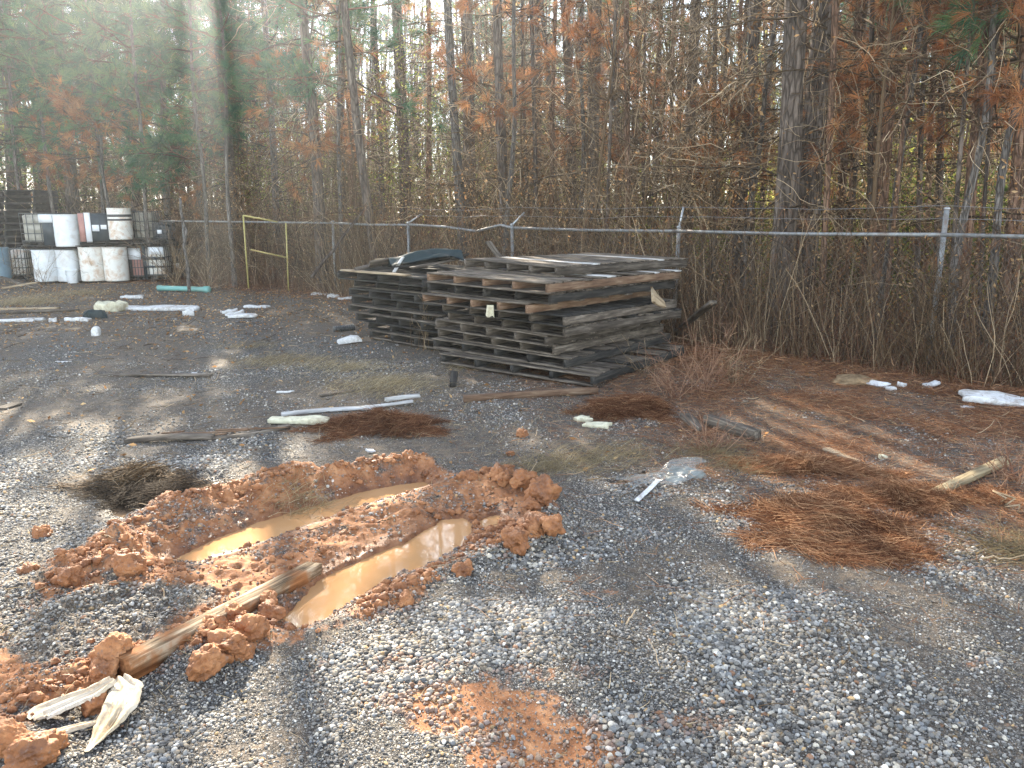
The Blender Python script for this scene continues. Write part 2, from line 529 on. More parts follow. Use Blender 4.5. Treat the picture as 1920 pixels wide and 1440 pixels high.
CLAY_PX = [(-260, 1330), (0, 1150), (60, 1090), (120, 1040), (190, 1010), (250, 965), (400, 920), (560, 878), (680, 862), (780, 864), (860, 880), (960, 872), (1040, 900), (1058, 960), (1045, 1010), (960, 1050), (860, 1075), (780, 1115), (690, 1155), (610, 1195), (520, 1215), (440, 1235), (350, 1262), (260, 1290), (150, 1330), (60, 1420), (-80, 1600), (-500, 1600)]
PCLAY = poly(CLAY_PX, 0)

def sdist(x, y, P):
    """signed distance to polygon P, negative inside"""
    d = np.full(x.shape, 1e9); ins = np.zeros(x.shape, bool)
    n = len(P)
    for i in range(n):
        ax, ay = P[i]; bx, by = P[(i + 1) % n]
        ex, ey = bx - ax, by - ay
        t = np.clip(((x - ax) * ex + (y - ay) * ey) / (ex * ex + ey * ey + 1e-12), 0, 1)
        d = np.minimum(d, (x - ax - t * ex) ** 2 + (y - ay - t * ey) ** 2)
        c = ((ay > y) != (by > y)) & (x < ex * (y - ay) / (ey if abs(ey) > 1e-9 else 1e-9) + ax)
        ins ^= c
    return np.where(ins, -1, 1) * np.sqrt(d)

def ldist(x, y, P):
    d = np.full(x.shape, 1e9)
    for (ax, ay), (bx, by) in zip(P[:-1], P[1:]):
        ex, ey = bx - ax, by - ay
        t = np.clip(((x - ax) * ex + (y - ay) * ey) / (ex * ex + ey * ey + 1e-12), 0, 1)
        d = np.minimum(d, (x - ax - t * ex) ** 2 + (y - ay - t * ey) ** 2)
    return np.sqrt(d)

RIDGES = [  # photo pixels of the crest, height, half width
    ([(215, 1040), (262, 1000), (330, 975), (400, 950), (480, 925), (560, 900)], .125, .17),
    ([(625, 905), (680, 890), (740, 880), (790, 880)], .10, .15),
    ([(40, 1110), (120, 1075), (190, 1060), (235, 1080)], .07, .14),
    ([(120, 1150), (220, 1120), (300, 1100)], .05, .10),
    ([(980, 905), (1015, 930), (1010, 965)], .07, .12),
    ([(1030, 985), (985, 1015), (930, 1030), (880, 1045)], .08, .11),
    ([(845, 1062), (790, 1085), (730, 1108), (700, 1125)], .035, .07),
    ([(820, 955), (860, 958), (890, 975), (905, 1005), (885, 1030)], .05, .05),
    ([(440, 1175), (400, 1205), (365, 1235)], .06, .10),
    ([(180, 1240), (120, 1280), (60, 1310)], .03, .12),
    ([(0, 1385), (70, 1410), (100, 1440)], .05, .10),
    ([(900, 905), (960, 885)], .05, .08),
    ([(250, 900), (300, 890), (360, 890)], .045, .18),
]
RIDGES = [(poly(p, 0), h, w) for p, h, w in RIDGES]
FENCE = np.array([[-16.5, 25.0], [-3.72, 16.3], [-1.92, 14.53], [0.0, 12.68], [2.18, 10.6], [4.54, 8.3], [7.2, 5.75], [9.3, 3.7]])
PATCH = [(890, 1312, .34, .17, .85), (1020, 1400, .26, .26, .9), (1108, 1104, .15, .07, .38), (770, 1235, .25, .08, .35), (1010, 1250, .3, .08, .4), (1270, 1340, .2, .1, .4), (1530, 880, .3, .2, .2)]
PATCH = [(*G(px, py)[:2], a, b, q) for px, py, a, b, q in PATCH]
HUMP = [(850, 930, .05, .3), (1290, 895, .05, .35), (1180, 880, -.05, .25), (1010, 1400, -.03, .28), (890, 1320, -.02, .3), (1450, 1100, .02, .5)]
HUMP = [(*G(px, py)[:2], h, w) for px, py, h, w in HUMP]

def fence_side(x, y):
    """distance beyond the fence line (positive = woods side)"""
    d = np.full(np.shape(x), 1e9); s = np.ones(np.shape(x))
    for (ax, ay), (bx, by) in zip(FENCE[:-1], FENCE[1:]):
        ex, ey = bx - ax, by - ay
        t = np.clip(((x - ax) * ex + (y - ay) * ey) / (ex * ex + ey * ey), 0, 1)
        dd = np.hypot(x - ax - t * ex, y - ay - t * ey)
        c = ex * (y - ay) - ey * (x - ax)
        s = np.where(dd < d, np.sign(c), s); d = np.minimum(d, dd)
    return d * s

def fields(x, y):
    x = np.asarray(x, float); y = np.asarray(y, float)
    wx = x + .10 * (fbm(x * 4, y * 4, s=3) - .5); wy = y + .10 * (fbm(x * 4, y * 4, s=4) - .5)
    near = (np.abs(x) < 6) & (y < 9) & (y > .5)
    clay = np.zeros_like(x); dw = np.full_like(x, 9.); ds = np.full_like(x, 9.)
    if near.any():
        nx, ny = wx[near], wy[near]
        dc = sdist(nx + .25 * (fbm(nx * 2.2, ny * 2.2, s=8) - .5), ny + .3 * (fbm(nx * 2.2, ny * 2.2, s=9) - .5), PCLAY)
        c = 1 - sstep(-.20, .08, dc)
        c *= .55 + .45 * sstep(.36, .52, fbm(nx * 5, ny * 5, s=77))
        for gx, gy, ga in ((*G(200, 1165)[:2], .30), (*G(120, 1200)[:2], .22), (*G(350, 1120)[:2], .10)):   # gravel lying over the clay
            c *= 1 - .9 * np.exp(-(((nx - gx) / (ga * 1.4)) ** 2 + ((ny - gy) / ga) ** 2) ** 1.5)
        for gx, gy, a, b, pq in PATCH:
            rr = ((nx - gx) / a) ** 2 + ((ny - gy) / b) ** 2
            c = np.maximum(c, pq * (1 - sstep(.2, 1.5, rr + 1.3 * (fbm(nx * 7, ny * 7, s=31) - .5))))
        c = np.maximum(c, .35 * sstep(.72, .86, fbm(nx * 2.7, ny * 2.7, s=91)))
        clay[near] = c
        w2x = x[near] + .03 * (fbm(nx * 12, ny * 12, s=5) - .5); w2y = y[near] + .03 * (fbm(nx * 12, ny * 12, s=6) - .5)
        dw[near] = np.minimum(np.minimum(sdist(w2x, w2y, PA), sdist(w2x, w2y, PB)), sdist(w2x, w2y, PC_))
        ds[near] = np.minimum(np.minimum(sdist(w2x, w2y, PE), sdist(w2x, w2y, PF)), sdist(w2x, w2y, PD))
    fs = fence_side(x, y)
    mud = np.zeros_like(x)
    if near.any():
        mud[near] = 1 - sstep(-.22, .05, dc)
    return clay, dw, ds, fs, mud

def H(x, y, fl=None):
    x = np.asarray(x, float); y = np.asarray(y, float)
    clay, dw, ds, fs, mud = fl if fl is not None else fields(x, y)
    h = .05 * (fbm(x * .45, y * .45, s=11) - .5) + .03 * (fbm(x * 1.6, y * 1.6, s=12) - .5) + .016 * (fbm(x * 7, y * 7, s=13) - .5)
    h = h + sstep(.2, 3, fs) * .10
    r = 0
    for P, a, w in RIDGES:
        r = np.maximum(r, a * np.exp(-(ldist(x, y, P) / w) ** 2))
    h = h + r * (.55 + .9 * fbm(x * 6, y * 6, s=14))
    for gx, gy, a, w in HUMP:
        h = h + a * np.exp(-((x - gx) ** 2 + (y - gy) ** 2) / w ** 2)
    # lumpy clay
    lump = np.abs(fbm(x * 9, y * 9, s=15, o=4) - .5) * 2
    h = h - .012 * clay * (1 - mud) + mud * (.052 * (1 - lump) - .025) + mud * .034 * (fbm(x * 26, y * 26, s=16, o=3) - .5)
    gro = fbm((x * .83 + y * .55) * 16, (x * -.55 + y * .83) * 3.5, s=19, o=2) - .5      # smeared grooves down the banks
    h = h + mud * .05 * gro * sstep(.02, .08, r)
    # puddles cut in with steep banks
    steep = np.maximum(np.exp(-(ldist(x, y, RIDGES[0][0]) / .22) ** 2), np.exp(-(ldist(x, y, RIDGES[1][0]) / .22) ** 2))
    for d, dep, wd in ((dw, .07, .16), (ds, .03, .12)):
        cut = ZW - dep * sstep(0, .25, -d)
        k = 1 - sstep(-.01, wd, d)
        lip = ZW + .010 + (.30 + .9 * steep) * np.clip(d, 0, 1)
        h = np.where(d < 0, cut - .004, np.where(d < wd * 1.8, np.minimum(h, lip + .03 * (fbm(x * 22, y * 22, s=17) - .4)), h))
        h = np.where((d >= 0) & (d < .05), np.maximum(h, ZW - .01 + .3 * d), h)
    return h

def hz(x, y):
    return float(H(np.array([x]), np.array([y]))[0])

# ------------------------------------------------------------------ ground
def axis(lo, hi, step, far_lo, far_hi, g=1.07, cap=2.5):
    a = list(np.arange(lo, hi, step)); s = step; v = a[-1]
    while v < far_hi:
        s = min(s * g, cap); v += s; a.append(v)
    s = step; v = lo; b = []
    while v > far_lo:
        s = min(s * g, cap * 4); v -= s; b.append(v)
    return np.array(b[::-1] + a)
gx = axis(-3.6, 2.2, .0135, -300, 300); gy = axis(1.6, 6.8, .0135, -60, 600)
X, Y = np.meshgrid(gx, gy)
FL = fields(X, Y)
Z = H(X, Y, FL)
clay, dw, ds, fs, mud = FL
nx, ny = len(gx), len(gy)
idx = np.arange(nx * ny).reshape(ny, nx)
Fq = np.stack([idx[:-1, :-1], idx[:-1, 1:], idx[1:, 1:], idx[1:, :-1]], -1).reshape(-1, 4)
straw_p = np.array([G(1400, 800)[:2], G(1700, 800)[:2]])
def straw_mask(x, y, fs):
    n = fbm(x * 1.3, y * 1.3, s=21)
    m = sstep(-1.7, -.1, fs) * sstep(-2, 2, x + .3 * y - 2.0)
    m = np.maximum(m, (.35 + .65 * sstep(.36, .56, n)) * sstep(.7, 2.2, x + .25 * (y - 4)) * sstep(3.9, 5.2, y + .25 * x))
    m = np.maximum(m, sstep(-.6, .4, fs))
    return np.clip(m, 0, 1)
def soil_mask(x, y):
    m = sstep(.44, .64, fbm(x * .9, y * .9, s=41) + .12 * sstep(4., 7.5, y))
    m = np.maximum(m, .75 * sstep(.56, .70, fbm(x * 3.1, y * 3.1, s=43)))
    m = np.maximum(m, sstep(.34, .52, fbm(x * 1.5, y * 1.5, s=44)) * sstep(3.6, 5.0, y) * sstep(-1.0, .4, x))
    return np.maximum(m, sstep(8.5, 13, y + .3 * x) * .7)
straw = straw_mask(X, Y, fs)
soil = soil_mask(X, Y)
wet = 1 - sstep(.0, .14, np.minimum(dw, ds))

def m_ground():
    n = NT('ground_gravel_clay')
    pos = n.n('ShaderNodeNewGeometry').outputs['Position']
    wv = n.n('ShaderNodeVectorMath', operation='ADD'); n.l(pos, wv.inputs[0])
    nn = n.n('ShaderNodeTexNoise'); nn.inputs['Scale'].default_value = 40; n.l(pos, nn.inputs['Vector'])
    ss = n.n('ShaderNodeVectorMath', operation='SCALE'); ss.inputs['Scale'].default_value = .008; n.l(nn.outputs['Color'], ss.inputs[0]); n.l(ss.outputs[0], wv.inputs[1])
    vo = n.n('ShaderNodeTexVoronoi'); vo.inputs['Scale'].default_value = 95; n.l(wv.outputs[0], vo.inputs['Vector'])
    ve = n.n('ShaderNodeTexVoronoi', feature='DISTANCE_TO_EDGE'); ve.inputs['Scale'].default_value = 95; n.l(wv.outputs[0], ve.inputs['Vector'])
    sep = n.n('ShaderNodeSeparateColor'); n.l(vo.outputs['Color'], sep.inputs[0])
    big = n.noise(pos, 1.3, 4, .6); med = n.noise(pos, 14, 5, .65)
    peb = n.ramp(sep.outputs[0], [(0., (.035, .033, .03)), (.35, (.10, .095, .088)), (.65, (.19, .185, .175)), (.85, (.29, .26, .21)), (1., (.48, .46, .43))])
    edge = n.ramp(ve.outputs['Distance'], [(0., (0, 0, 0)), (.22, (1, 1, 1))])
    peb = n.mix(edge, (.022, .017, .013), peb)
    grit = n.ramp(med, [(.3, (.026, .018, .010)), (.55, (.088, .060, .036)), (.75, (.18, .13, .082))])
    fine = n.noise(pos, 260, 2, .6)
    grit = n.mix(n.ramp(fine, [(.55, (0, 0, 0)), (.66, (1, 1, 1))]), grit, (.24, .22, .19))
    soilf = n.math('MULTIPLY', n.attr('soil').outputs['Fac'], n.ramp(med, [(.35, (.35, .35, .35)), (.6, (1, 1, 1))]))
    c = n.mix(soilf, peb, grit)
    strw = n.ramp(med, [(.3, (.035, .018, .010)), (.55, (.115, .060, .033)), (.75, (.26, .15, .08))])
    c = n.mix(n.math('MULTIPLY', n.attr('straw').outputs['Fac'], n.ramp(n.noise(pos, 6, 4, .6), [(.3, (.5, .5, .5)), (.55, (1, 1, 1))])), c, strw)
    cn = n.noise(pos, 11, 6, .68); cf = n.noise(pos, 90, 3, .6)
    cl = n.ramp(cn, [(.28, (.09, .034, .014)), (.5, (.26, .108, .042)), (.72, (.44, .23, .11))])
    cl = n.mix(n.ramp(cf, [(.60, (0, 0, 0)), (.70, (1, 1, 1))]), cl, (.25, .19, .15))
    ca = n.attr('clay').outputs['Fac']
    cm = n.ramp(n.math('ADD', ca, n.math('MULTIPLY', n.math('SUBTRACT', med, .5), 1.3)), [(.38, (0, 0, 0)), (.6, (1, 1, 1))])
    c = n.mix(cm, c, cl)
    wt = n.attr('wet').outputs['Fac']
    c = n.mix(n.math('MULTIPLY', wt, .45), c, n.mix(1., c, (.45, .38, .34), 'MULTIPLY'))
    rough = n.mix(n.math('MULTIPLY', wt, .8), (.85, .85, .85), (.3, .3, .3))
    pebh = n.math('MULTIPLY', edge, n.math('SUBTRACT', 1., soilf))
    b1 = n.bump(n.math('MULTIPLY', pebh, n.math('SUBTRACT', 1., cm)), .7, .006)
    b2 = n.bump(n.math('ADD', med, n.math('MULTIPLY', n.math('ADD', cf, fine), .25)), .6, .012, b1)
    return n.fin(c, rough, b2, .3)
me = mesh('ground', np.stack([X, Y, Z], -1).reshape(-1, 3), Fq,
          {'clay': ('FLOAT', clay.ravel()), 'soil': ('FLOAT', soil.ravel()), 'straw': ('FLOAT', straw.ravel()), 'wet': ('FLOAT', wet.ravel())},
          True, m_ground())
ground = obj('ground', me)
ground['kind'] = 'structure'; ground['label'] = 'gravel lot with soft clay patches and pine litter towards the trees'

# puddles: flat sheets of muddy water lying in the cut ruts
def puddle(P, mat, label, grow=.10, z=ZW):
    c = P.mean(0); n = len(P)
    d = P - c; ln = np.linalg.norm(d, axis=1, keepdims=True)
    nrm = np.zeros_like(P)
    for i in range(n):
        e = P[(i + 1) % n] - P[i - 1]; nrm[i] = (e[1], -e[0]); nrm[i] /= np.linalg.norm(nrm[i])
    area = sum(P[i][0] * P[(i + 1) % n][1] - P[(i + 1) % n][0] * P[i][1] for i in range(n))
    Q = P + nrm * grow * (1 if area > 0 else -1)
    V = np.column_stack([Q, np.full(n, z)])
    o = obj('puddle', mesh('puddle', V, [np.arange(n)[None, :]], mat=mat))
    o['kind'] = 'structure'; o['label'] = label
    return o
puddle(PA, M['water'], 'long far muddy orange puddle under the clay bank', .035)
puddle(PB, M['water'], 'near muddy orange puddle reflecting the trees beside the sunk timber', .035)
puddle(PC_, M['water'], 'tiny muddy puddle right of the clay ridge', .03)
puddle(PE, M['water2'], 'shallow brown puddle beside the dark debris', .04)
puddle(PF, M['water2'], 'shallow grey brown puddle above the clay bank', .04)
puddle(PD, M['water2'], 'small shallow puddle left of the plastic sheet', .04)

# ------------------------------------------------------------------ gravel (geometry nodes)
def stone_protos():
    out = []
    for k, (sub, rad) in enumerate([(2, (1, .8, .6)), (2, (1, .95, .7)), (2, (1, .65, .55)), (2, (1, .85, .8)), (2, (1, .75, .45)), (2, (.9, .9, .65))]):
        V, F = lump_vf(100 + k, rad, sub, .30, 1.1, oct=2)
        out.append(V); fc = F
        me = mesh('stone', V, F, None, True, M['stone'])
        o = bpy.data.objects.new('stone_shape', me); out[-1] = o
    return out
PROTO = bpy.data.collections.new('stone_shapes')
for o in stone_protos():
    PROTO.objects.link(o)

def scatter(name, pts, rot, scl, colr, coll, label, cat):
    me = bpy.data.meshes.new(name)
    me.vertices.add(len(pts)); me.vertices.foreach_set('co', np.ascontiguousarray(pts, np.float32).ravel())
    for k, ty, arr in (('rot', 'FLOAT_VECTOR', rot), ('scl', 'FLOAT_VECTOR', scl), ('scol', 'FLOAT_COLOR', colr)):
        a = me.attributes.new(k, ty, 'POINT')
        a.data.foreach_set('color' if ty == 'FLOAT_COLOR' else 'vector', np.ascontiguousarray(arr, np.float32).ravel())
    o = obj(name, me)
    ng = bpy.data.node_groups.new(name, 'GeometryNodeTree')
    ng.interface.new_socket('Geometry', in_out='INPUT', socket_type='NodeSocketGeometry')
    ng.interface.new_socket('Geometry', in_out='OUTPUT', socket_type='NodeSocketGeometry')
    gi, go = ng.nodes.new('NodeGroupInput'), ng.nodes.new('NodeGroupOutput')
    m2p = ng.nodes.new('GeometryNodeMeshToPoints')
    ci = ng.nodes.new('GeometryNodeCollectionInfo'); ci.inputs[0].default_value = coll
    ci.inputs['Separate Children'].default_value = True; ci.inputs['Reset Children'].default_value = True
    ip = ng.nodes.new('GeometryNodeInstanceOnPoints'); ip.inputs['Pick Instance'].default_value = True
    na = ng.nodes.new('GeometryNodeInputNamedAttribute'); na.data_type = 'FLOAT_VECTOR'; na.inputs[0].default_value = 'rot'
    nb = ng.nodes.new('GeometryNodeInputNamedAttribute'); nb.data_type = 'FLOAT_VECTOR'; nb.inputs[0].default_value = 'scl'
    L = ng.links.new
    L(gi.outputs[0], m2p.inputs[0]); L(m2p.outputs[0], ip.inputs['Points']); L(ci.outputs[0], ip.inputs['Instance'])
    e2r = ng.nodes.new('FunctionNodeEulerToRotation'); L(na.outputs[0], e2r.inputs[0]); L(e2r.outputs[0], ip.inputs['Rotation'])
    L(nb.outputs[0], ip.inputs['Scale']); L(ip.outputs[0], go.inputs[0])
    md = o.modifiers.new('scatter', 'NODES'); md.node_group = ng
    o['label'] = label; o['category'] = cat; o['kind'] = 'stuff'
    return o

def gravel():
    r = rng(5)
    PTS, S = [], []
    def zone(n, y0, y1, smin, smax, marg, dens=1.):
        # uniform over the part of the ground the frame and its margins can see
        y = np.sqrt(r.uniform(y0 ** 2, y1 ** 2, n)); x = r.uniform(-1, 1, n) * (y * .70 + marg)
        s = smin + (smax - smin) * r.power(.42, n) ** 1.5
        PTS.append(np.column_stack([x, y])); S.append(s)
    zone(175000, 1.5, 3.3, .0032, .0155, .35)
    zone(180000, 3.0, 5.4, .0042, .0155, .4)
    zone(120000, 5.2, 9.0, .0060, .0165, .5)
    zone(48000, 8.8, 18.0, .009, .022, .5)
    P = np.concatenate(PTS); s = np.concatenate(S)
    cl, dw_, ds_, fs_, _m = fl = fields(P[:, 0], P[:, 1])
    so = soil_mask(P[:, 0], P[:, 1]); st = straw_mask(P[:, 0], P[:, 1], fs_)
    patch = fbm(P[:, 0] * 2.3, P[:, 1] * 2.3, s=51)
    keep = (1 - .88 * cl) * (1 - .55 * so) * (1 - .80 * st) * (.55 + .45 * sstep(.36, .52, patch))
    k = (r.uniform(0, 1, len(P)) < keep) & (dw_ > .0) & (ds_ > -.02) & (fs_ < .3)
    P, s, cl, so, patch = P[k], s[k], cl[k], so[k], patch[k]
    s = s * (.52 + .42 * sstep(.40, .62, patch)) * (1 - .25 * so)
    z = H(P[:, 0], P[:, 1])
    N = len(P)
    pts = np.column_stack([P, z + s * .28])
    rot = np.column_stack([r.normal(0, .35, N), r.normal(0, .35, N), r.uniform(0, 2 * pi, N)])
    scl = s[:, None] * r.uniform(.85, 1.15, (N, 3))
    pal = np.array([(.215, .20, .18), (.145, .135, .12), (.31, .295, .265), (.25, .205, .15), (.42, .375, .30), (.08, .072, .062), (.17, .172, .17), (.55, .52, .46), (.38, .25, .12), (.22, .12, .07)])
    pr = np.array([.22, .17, .15, .12, .08, .09, .10, .035, .02, .015]); pr /= pr.sum()
    c = pal[r.choice(len(pal), N, p=pr)] * r.uniform(.45, 1.45, (N, 1))
    o_ = (r.uniform(0, 1, N) < sstep(.1, .6, cl) * .8)[:, None]
    c = np.where(o_, c * .6 + np.array([.30, .14, .07]) * .38, c)
    b_ = (r.uniform(0, 1, N) < so * .35)[:, None]
    c = np.where(b_, c * .7 + np.array([.10, .08, .06]) * .4, c)
    scatter('gravel', pts, rot, scl, np.column_stack([c, np.ones(N)]), PROTO, 'grey and tan crushed gravel spread over the lot', 'gravel')
gravel()

# ------------------------------------------------------------------ woods
def trunk_mesh(base, top, r0, seed, mat, K=26, sides=11, top_r=.45, wob=.05):
    """a tapered trunk from base to top, in coordinates local to the base"""
    r = rng(seed); t = np.linspace(0, 1, K); d = np.array(top, float) - np.array(base, float)
    P = t[:, None] * d
    for ax in (0, 1):
        ph = r.uniform(0, 6, 2)
        P[:, ax] += wob * (np.sin(t * 5 + ph[0]) - sin(ph[0])) + wob * .5 * (np.sin(t * 13 + ph[1]) - sin(ph[1]))
    R = r0 * (1 - (1 - top_r) * t) * (1 + .35 * np.exp(-t * K * .55)) * (1 + r.normal(0, .025, K))
    V, F = tubes(P[None], R[None], sides)
    n = fbm(V[:, 0] * 9 + seed, V[:, 1] * 9, V[:, 2] * 2.5, s=seed) - .5
    c = np.repeat(P, sides, 0); V = c + (V - c) * (1 + .3 * n[:, None])
    V[:sides, 2] -= .15
    return MB().add(V, F).mesh('trunk', mat, True), P

def tuft_vf(r, C, D, M_, L, w, spread=.55):
    """bursts of long needles: centres C (N,3), directions D (N,3)"""
    N = len(C)
    d = np.repeat(D, M_, 0) + r.normal(0, spread, (N * M_, 3))
    d /= np.linalg.norm(d, axis=1, keepdims=True)
    b = np.repeat(C, M_, 0) + d * .01 + np.repeat(D, M_, 0) * r.uniform(-.08, .02, (N * M_, 1))
    ln = L * r.uniform(.7, 1.1, (N * M_, 1))
    m = b + d * ln * .55; e = b + d * ln; e[:, 2] -= ln[:, 0] * .14
    s = np.cross(d, r.normal(0, 1, d.shape)); s /= np.linalg.norm(s, axis=1, keepdims=True); s *= w / 2
    V = np.stack([b - s * .6, b + s * .6, m + s, m - s, e], 1)
    i = np.arange(N * M_) * 5
    F = [np.stack([i, i + 1, i + 2, i + 3], 1), np.stack([i + 3, i + 2, i + 4], 1)]
    return V.reshape(-1, 3), F

def boughs(seed, z0, z1, n, ln, tufts, M_, L, w, droop=-.02, az=None, twig_mat_mb=None, cz=0.):
    """side limbs with needle tufts: returns (branches MB, needles MB)"""
    r = rng(seed); bm, nm = MB(), MB()
    z = r.uniform(z0, z1, n); a = r.uniform(0, 2 * pi, n) if az is None else r.uniform(az[0], az[1], n)
    st = np.column_stack([np.zeros(n), np.zeros(n), z])
    dr = np.column_stack([np.cos(a), np.sin(a), r.uniform(-.1, .45, n)])
    taper = 1 - .55 * (z - z0) / max(z1 - z0, .1)
    P = walks(r, st, dr, ln * taper * r.uniform(.6, 1.15, n), 7, .13, droop)
    V, F = tubes(P, np.linspace(.022, .006, 7)[None] * np.ones((n, 1)) * (ln / 2.2), 4)
    bm.add(V, F, np.repeat(r.uniform(.0, .6, n), 28))
    # twigs
    k = tufts
    bi = r.integers(0, n, n * k); ti = r.uniform(.35, 1, n * k) * 6
    i0 = np.minimum(ti.astype(int), 5); f = (ti - i0)[:, None]
    s0 = P[bi, i0] * (1 - f) + P[bi, i0 + 1] * f
    dd = P[bi, i0 + 1] - P[bi, i0]; dd /= np.linalg.norm(dd, axis=1, keepdims=True)
    dd = dd + r.normal(0, .5, dd.shape); dd[:, 2] += .15
    T = walks(r, s0, dd, r.uniform(.15, .5, n * k), 4, .12, .05)
    V, F = tubes(T, np.linspace(.007, .004, 4)[None] * np.ones((n * k, 1)), 3)
    bm.add(V, F, np.repeat(r.uniform(0, .6, n * k), 12))
    E_ = T[:, -1]; De = T[:, -1] - T[:, -2]; De /= np.linalg.norm(De, axis=1, keepdims=True)
    V, F = tuft_vf(r, E_, De, M_, L, w)
    nm.add(V, F, np.repeat(np.clip(np.repeat(r.uniform(0, .8, n * k), M_) + r.normal(0, .12, n * k * M_), 0, 1), 5))
    return bm, nm

def dead_limbs(seed, z0, z1, n, ln, twigs=5):
    """bare drooping dead limbs with side twigs"""
    r = rng(seed); mb = MB()
    z = r.uniform(z0, z1, n); a = r.uniform(0, 2 * pi, n)
    st = np.column_stack([np.zeros(n), np.zeros(n), z]); dr = np.column_stack([np.cos(a), np.sin(a), r.uniform(-.5, .5, n)])
    P = walks(r, st, dr, ln * r.uniform(.35, 1.2, n), 8, .10, -.02)
    V, F = tubes(P, np.linspace(.014, .004, 8)[None] * r.uniform(.6, 1.1, (n, 1)), 4); mb.add(V, F, np.repeat(r.uniform(0, .5, n), 32))
    k = n * twigs; bi = r.integers(0, n, k); ii = r.integers(2, 8, k)
    dd = r.normal(0, 1, (k, 3)) + 1.2 * (P[bi, np.minimum(ii, 7)] - P[bi, ii - 1]) / .1
    T = walks(r, P[bi, ii], dd, r.uniform(.2, .9, k), 6, .22, -.03)
    V, F = tubes(T, np.linspace(.005, .0022, 6)[None] * np.ones((k, 1)), 3); mb.add(V, F, np.repeat(r.uniform(.1, 1, k), 18))
    return mb

CROWN = []
for k in range(4):      # tall crowns above the frame, which shade the lot
    bm, nm = boughs(300 + k, 6.2 + .5 * k, 15.5, 34, 2.7, 13, 26, .26, .010)
    CROWN.append((bm.mesh('branch', M['twig']), nm.mesh('needles', M['needle'])))
LIMB = [dead_limbs(400 + k, 1.6, 7.5, 26, 1.5, 8).mesh('branch', M['twig']) for k in range(5)]
LOWB = []
for k in range(4):      # green boughs that hang low
    bm, nm = boughs(330 + k, 2.7, 7.8, 30, 2.3, 15, 40, .25, .0060, -.03)
    LOWB.append((bm.mesh('branch', M['twig']), nm.mesh('needles', M['needle'])))
DEADN = []
for k in range(4):      # brown dead boughs
    bm, nm = boughs(360 + k, 1.9, 6.0, 16, 1.8, 8, 42, .23, .0055, -.05)
    DEADN.append((bm.mesh('branch', M['twig']), nm.mesh('needles', M['needle_dead'])))

GAPS = [(3.0, 6.6, 1.3), (2.0, 5.2, .6), (-1.9, 2.6, .15), (3.9, 7.4, .8), (5.5, 8.5, 1.6), (8, 9, 1.5)]  # added canopy openings: spots of the lot meant to catch sun
def in_gap(x, y, h0=4.5):
    """trees without a live crown, standing where the sun comes through onto the lot"""
    sx, sy, sz = SDIR
    for gx_, gy_, w in GAPS:
        hn = sqrt(sx * sx + sy * sy); ux, uy = sx / hn, sy / hn
        al = (x - gx_) * ux + (y - gy_) * uy; la = abs((x - gx_) * uy - (y - gy_) * ux)
        hh = al * sz / hn
        if h0 < hh < 17 and la < w + 2.3: return True
    return False

def pine(px0, px1, Y, dpx, seed, label, group, mat='bark', crown=True, low=None, dead=None, limbs=True, hgt=16.5, wob=.06, py1=480.):
    """px0: photo column at the top edge, px1: column at row py1"""
    b = PX(px1, Y, PZ(py1, Y)); t = PX(px0, Y, PZ(0, Y))
    dx = (t[0] - b[0]) / (t[2] - b[2])
    bz = hz(b[0] - dx * b[2], Y) if abs(Y) < 30 else 0.1
    base = np.array([b[0] - dx * b[2], Y, bz])
    r = rng(seed)
    top = base + np.array([dx * hgt, r.normal(0, .25), hgt])
    r0 = dpx / FPX * Y / 2 * 1.02
    tm, P = trunk_mesh(base, top, r0, seed, M[mat], wob=wob)
    e = empty('pine_tree', base, label, 'pine tree', group)
    obj('trunk', tm, e)
    def kid(name, me, z=0., s=1., rz=None):
        o = obj(name, me, e, (dx * (z + 5) * (1 if z == 0 else 1), 0, z), (0, 0, r.uniform(0, 6.28) if rz is None else rz))
        o.rotation_euler[1] = math.atan(dx) * 0
        o.scale = (s, s, s)
        return o
    if crown and not in_gap(base[0], base[1]):
        c = CROWN[seed % 4]; o = kid('crown', c[0]); q = obj('needles', c[1], o)
    if limbs:
        kid('branch', LIMB[seed % 5])
    if seed >= 700:
        hg = ((base[0] - 3.0) * SDIR[0] + (base[1] - 6.6) * SDIR[1]) / (SDIR[0] ** 2 + SDIR[1] ** 2) * SDIR[2]
        if in_gap(base[0], base[1], 1.5) and hg < 10: low = dead = None  # low boughs left off as well so the sun gets through
    if low is not None:
        c = LOWB[seed % 4]; o = kid('bough', c[0], low, .95); obj('needles', c[1], o)
    if dead is not None:
        c = DEADN[seed % 4]; o = kid('dead_bough', c[0], dead, .95); obj('needles', c[1], o)
    return e

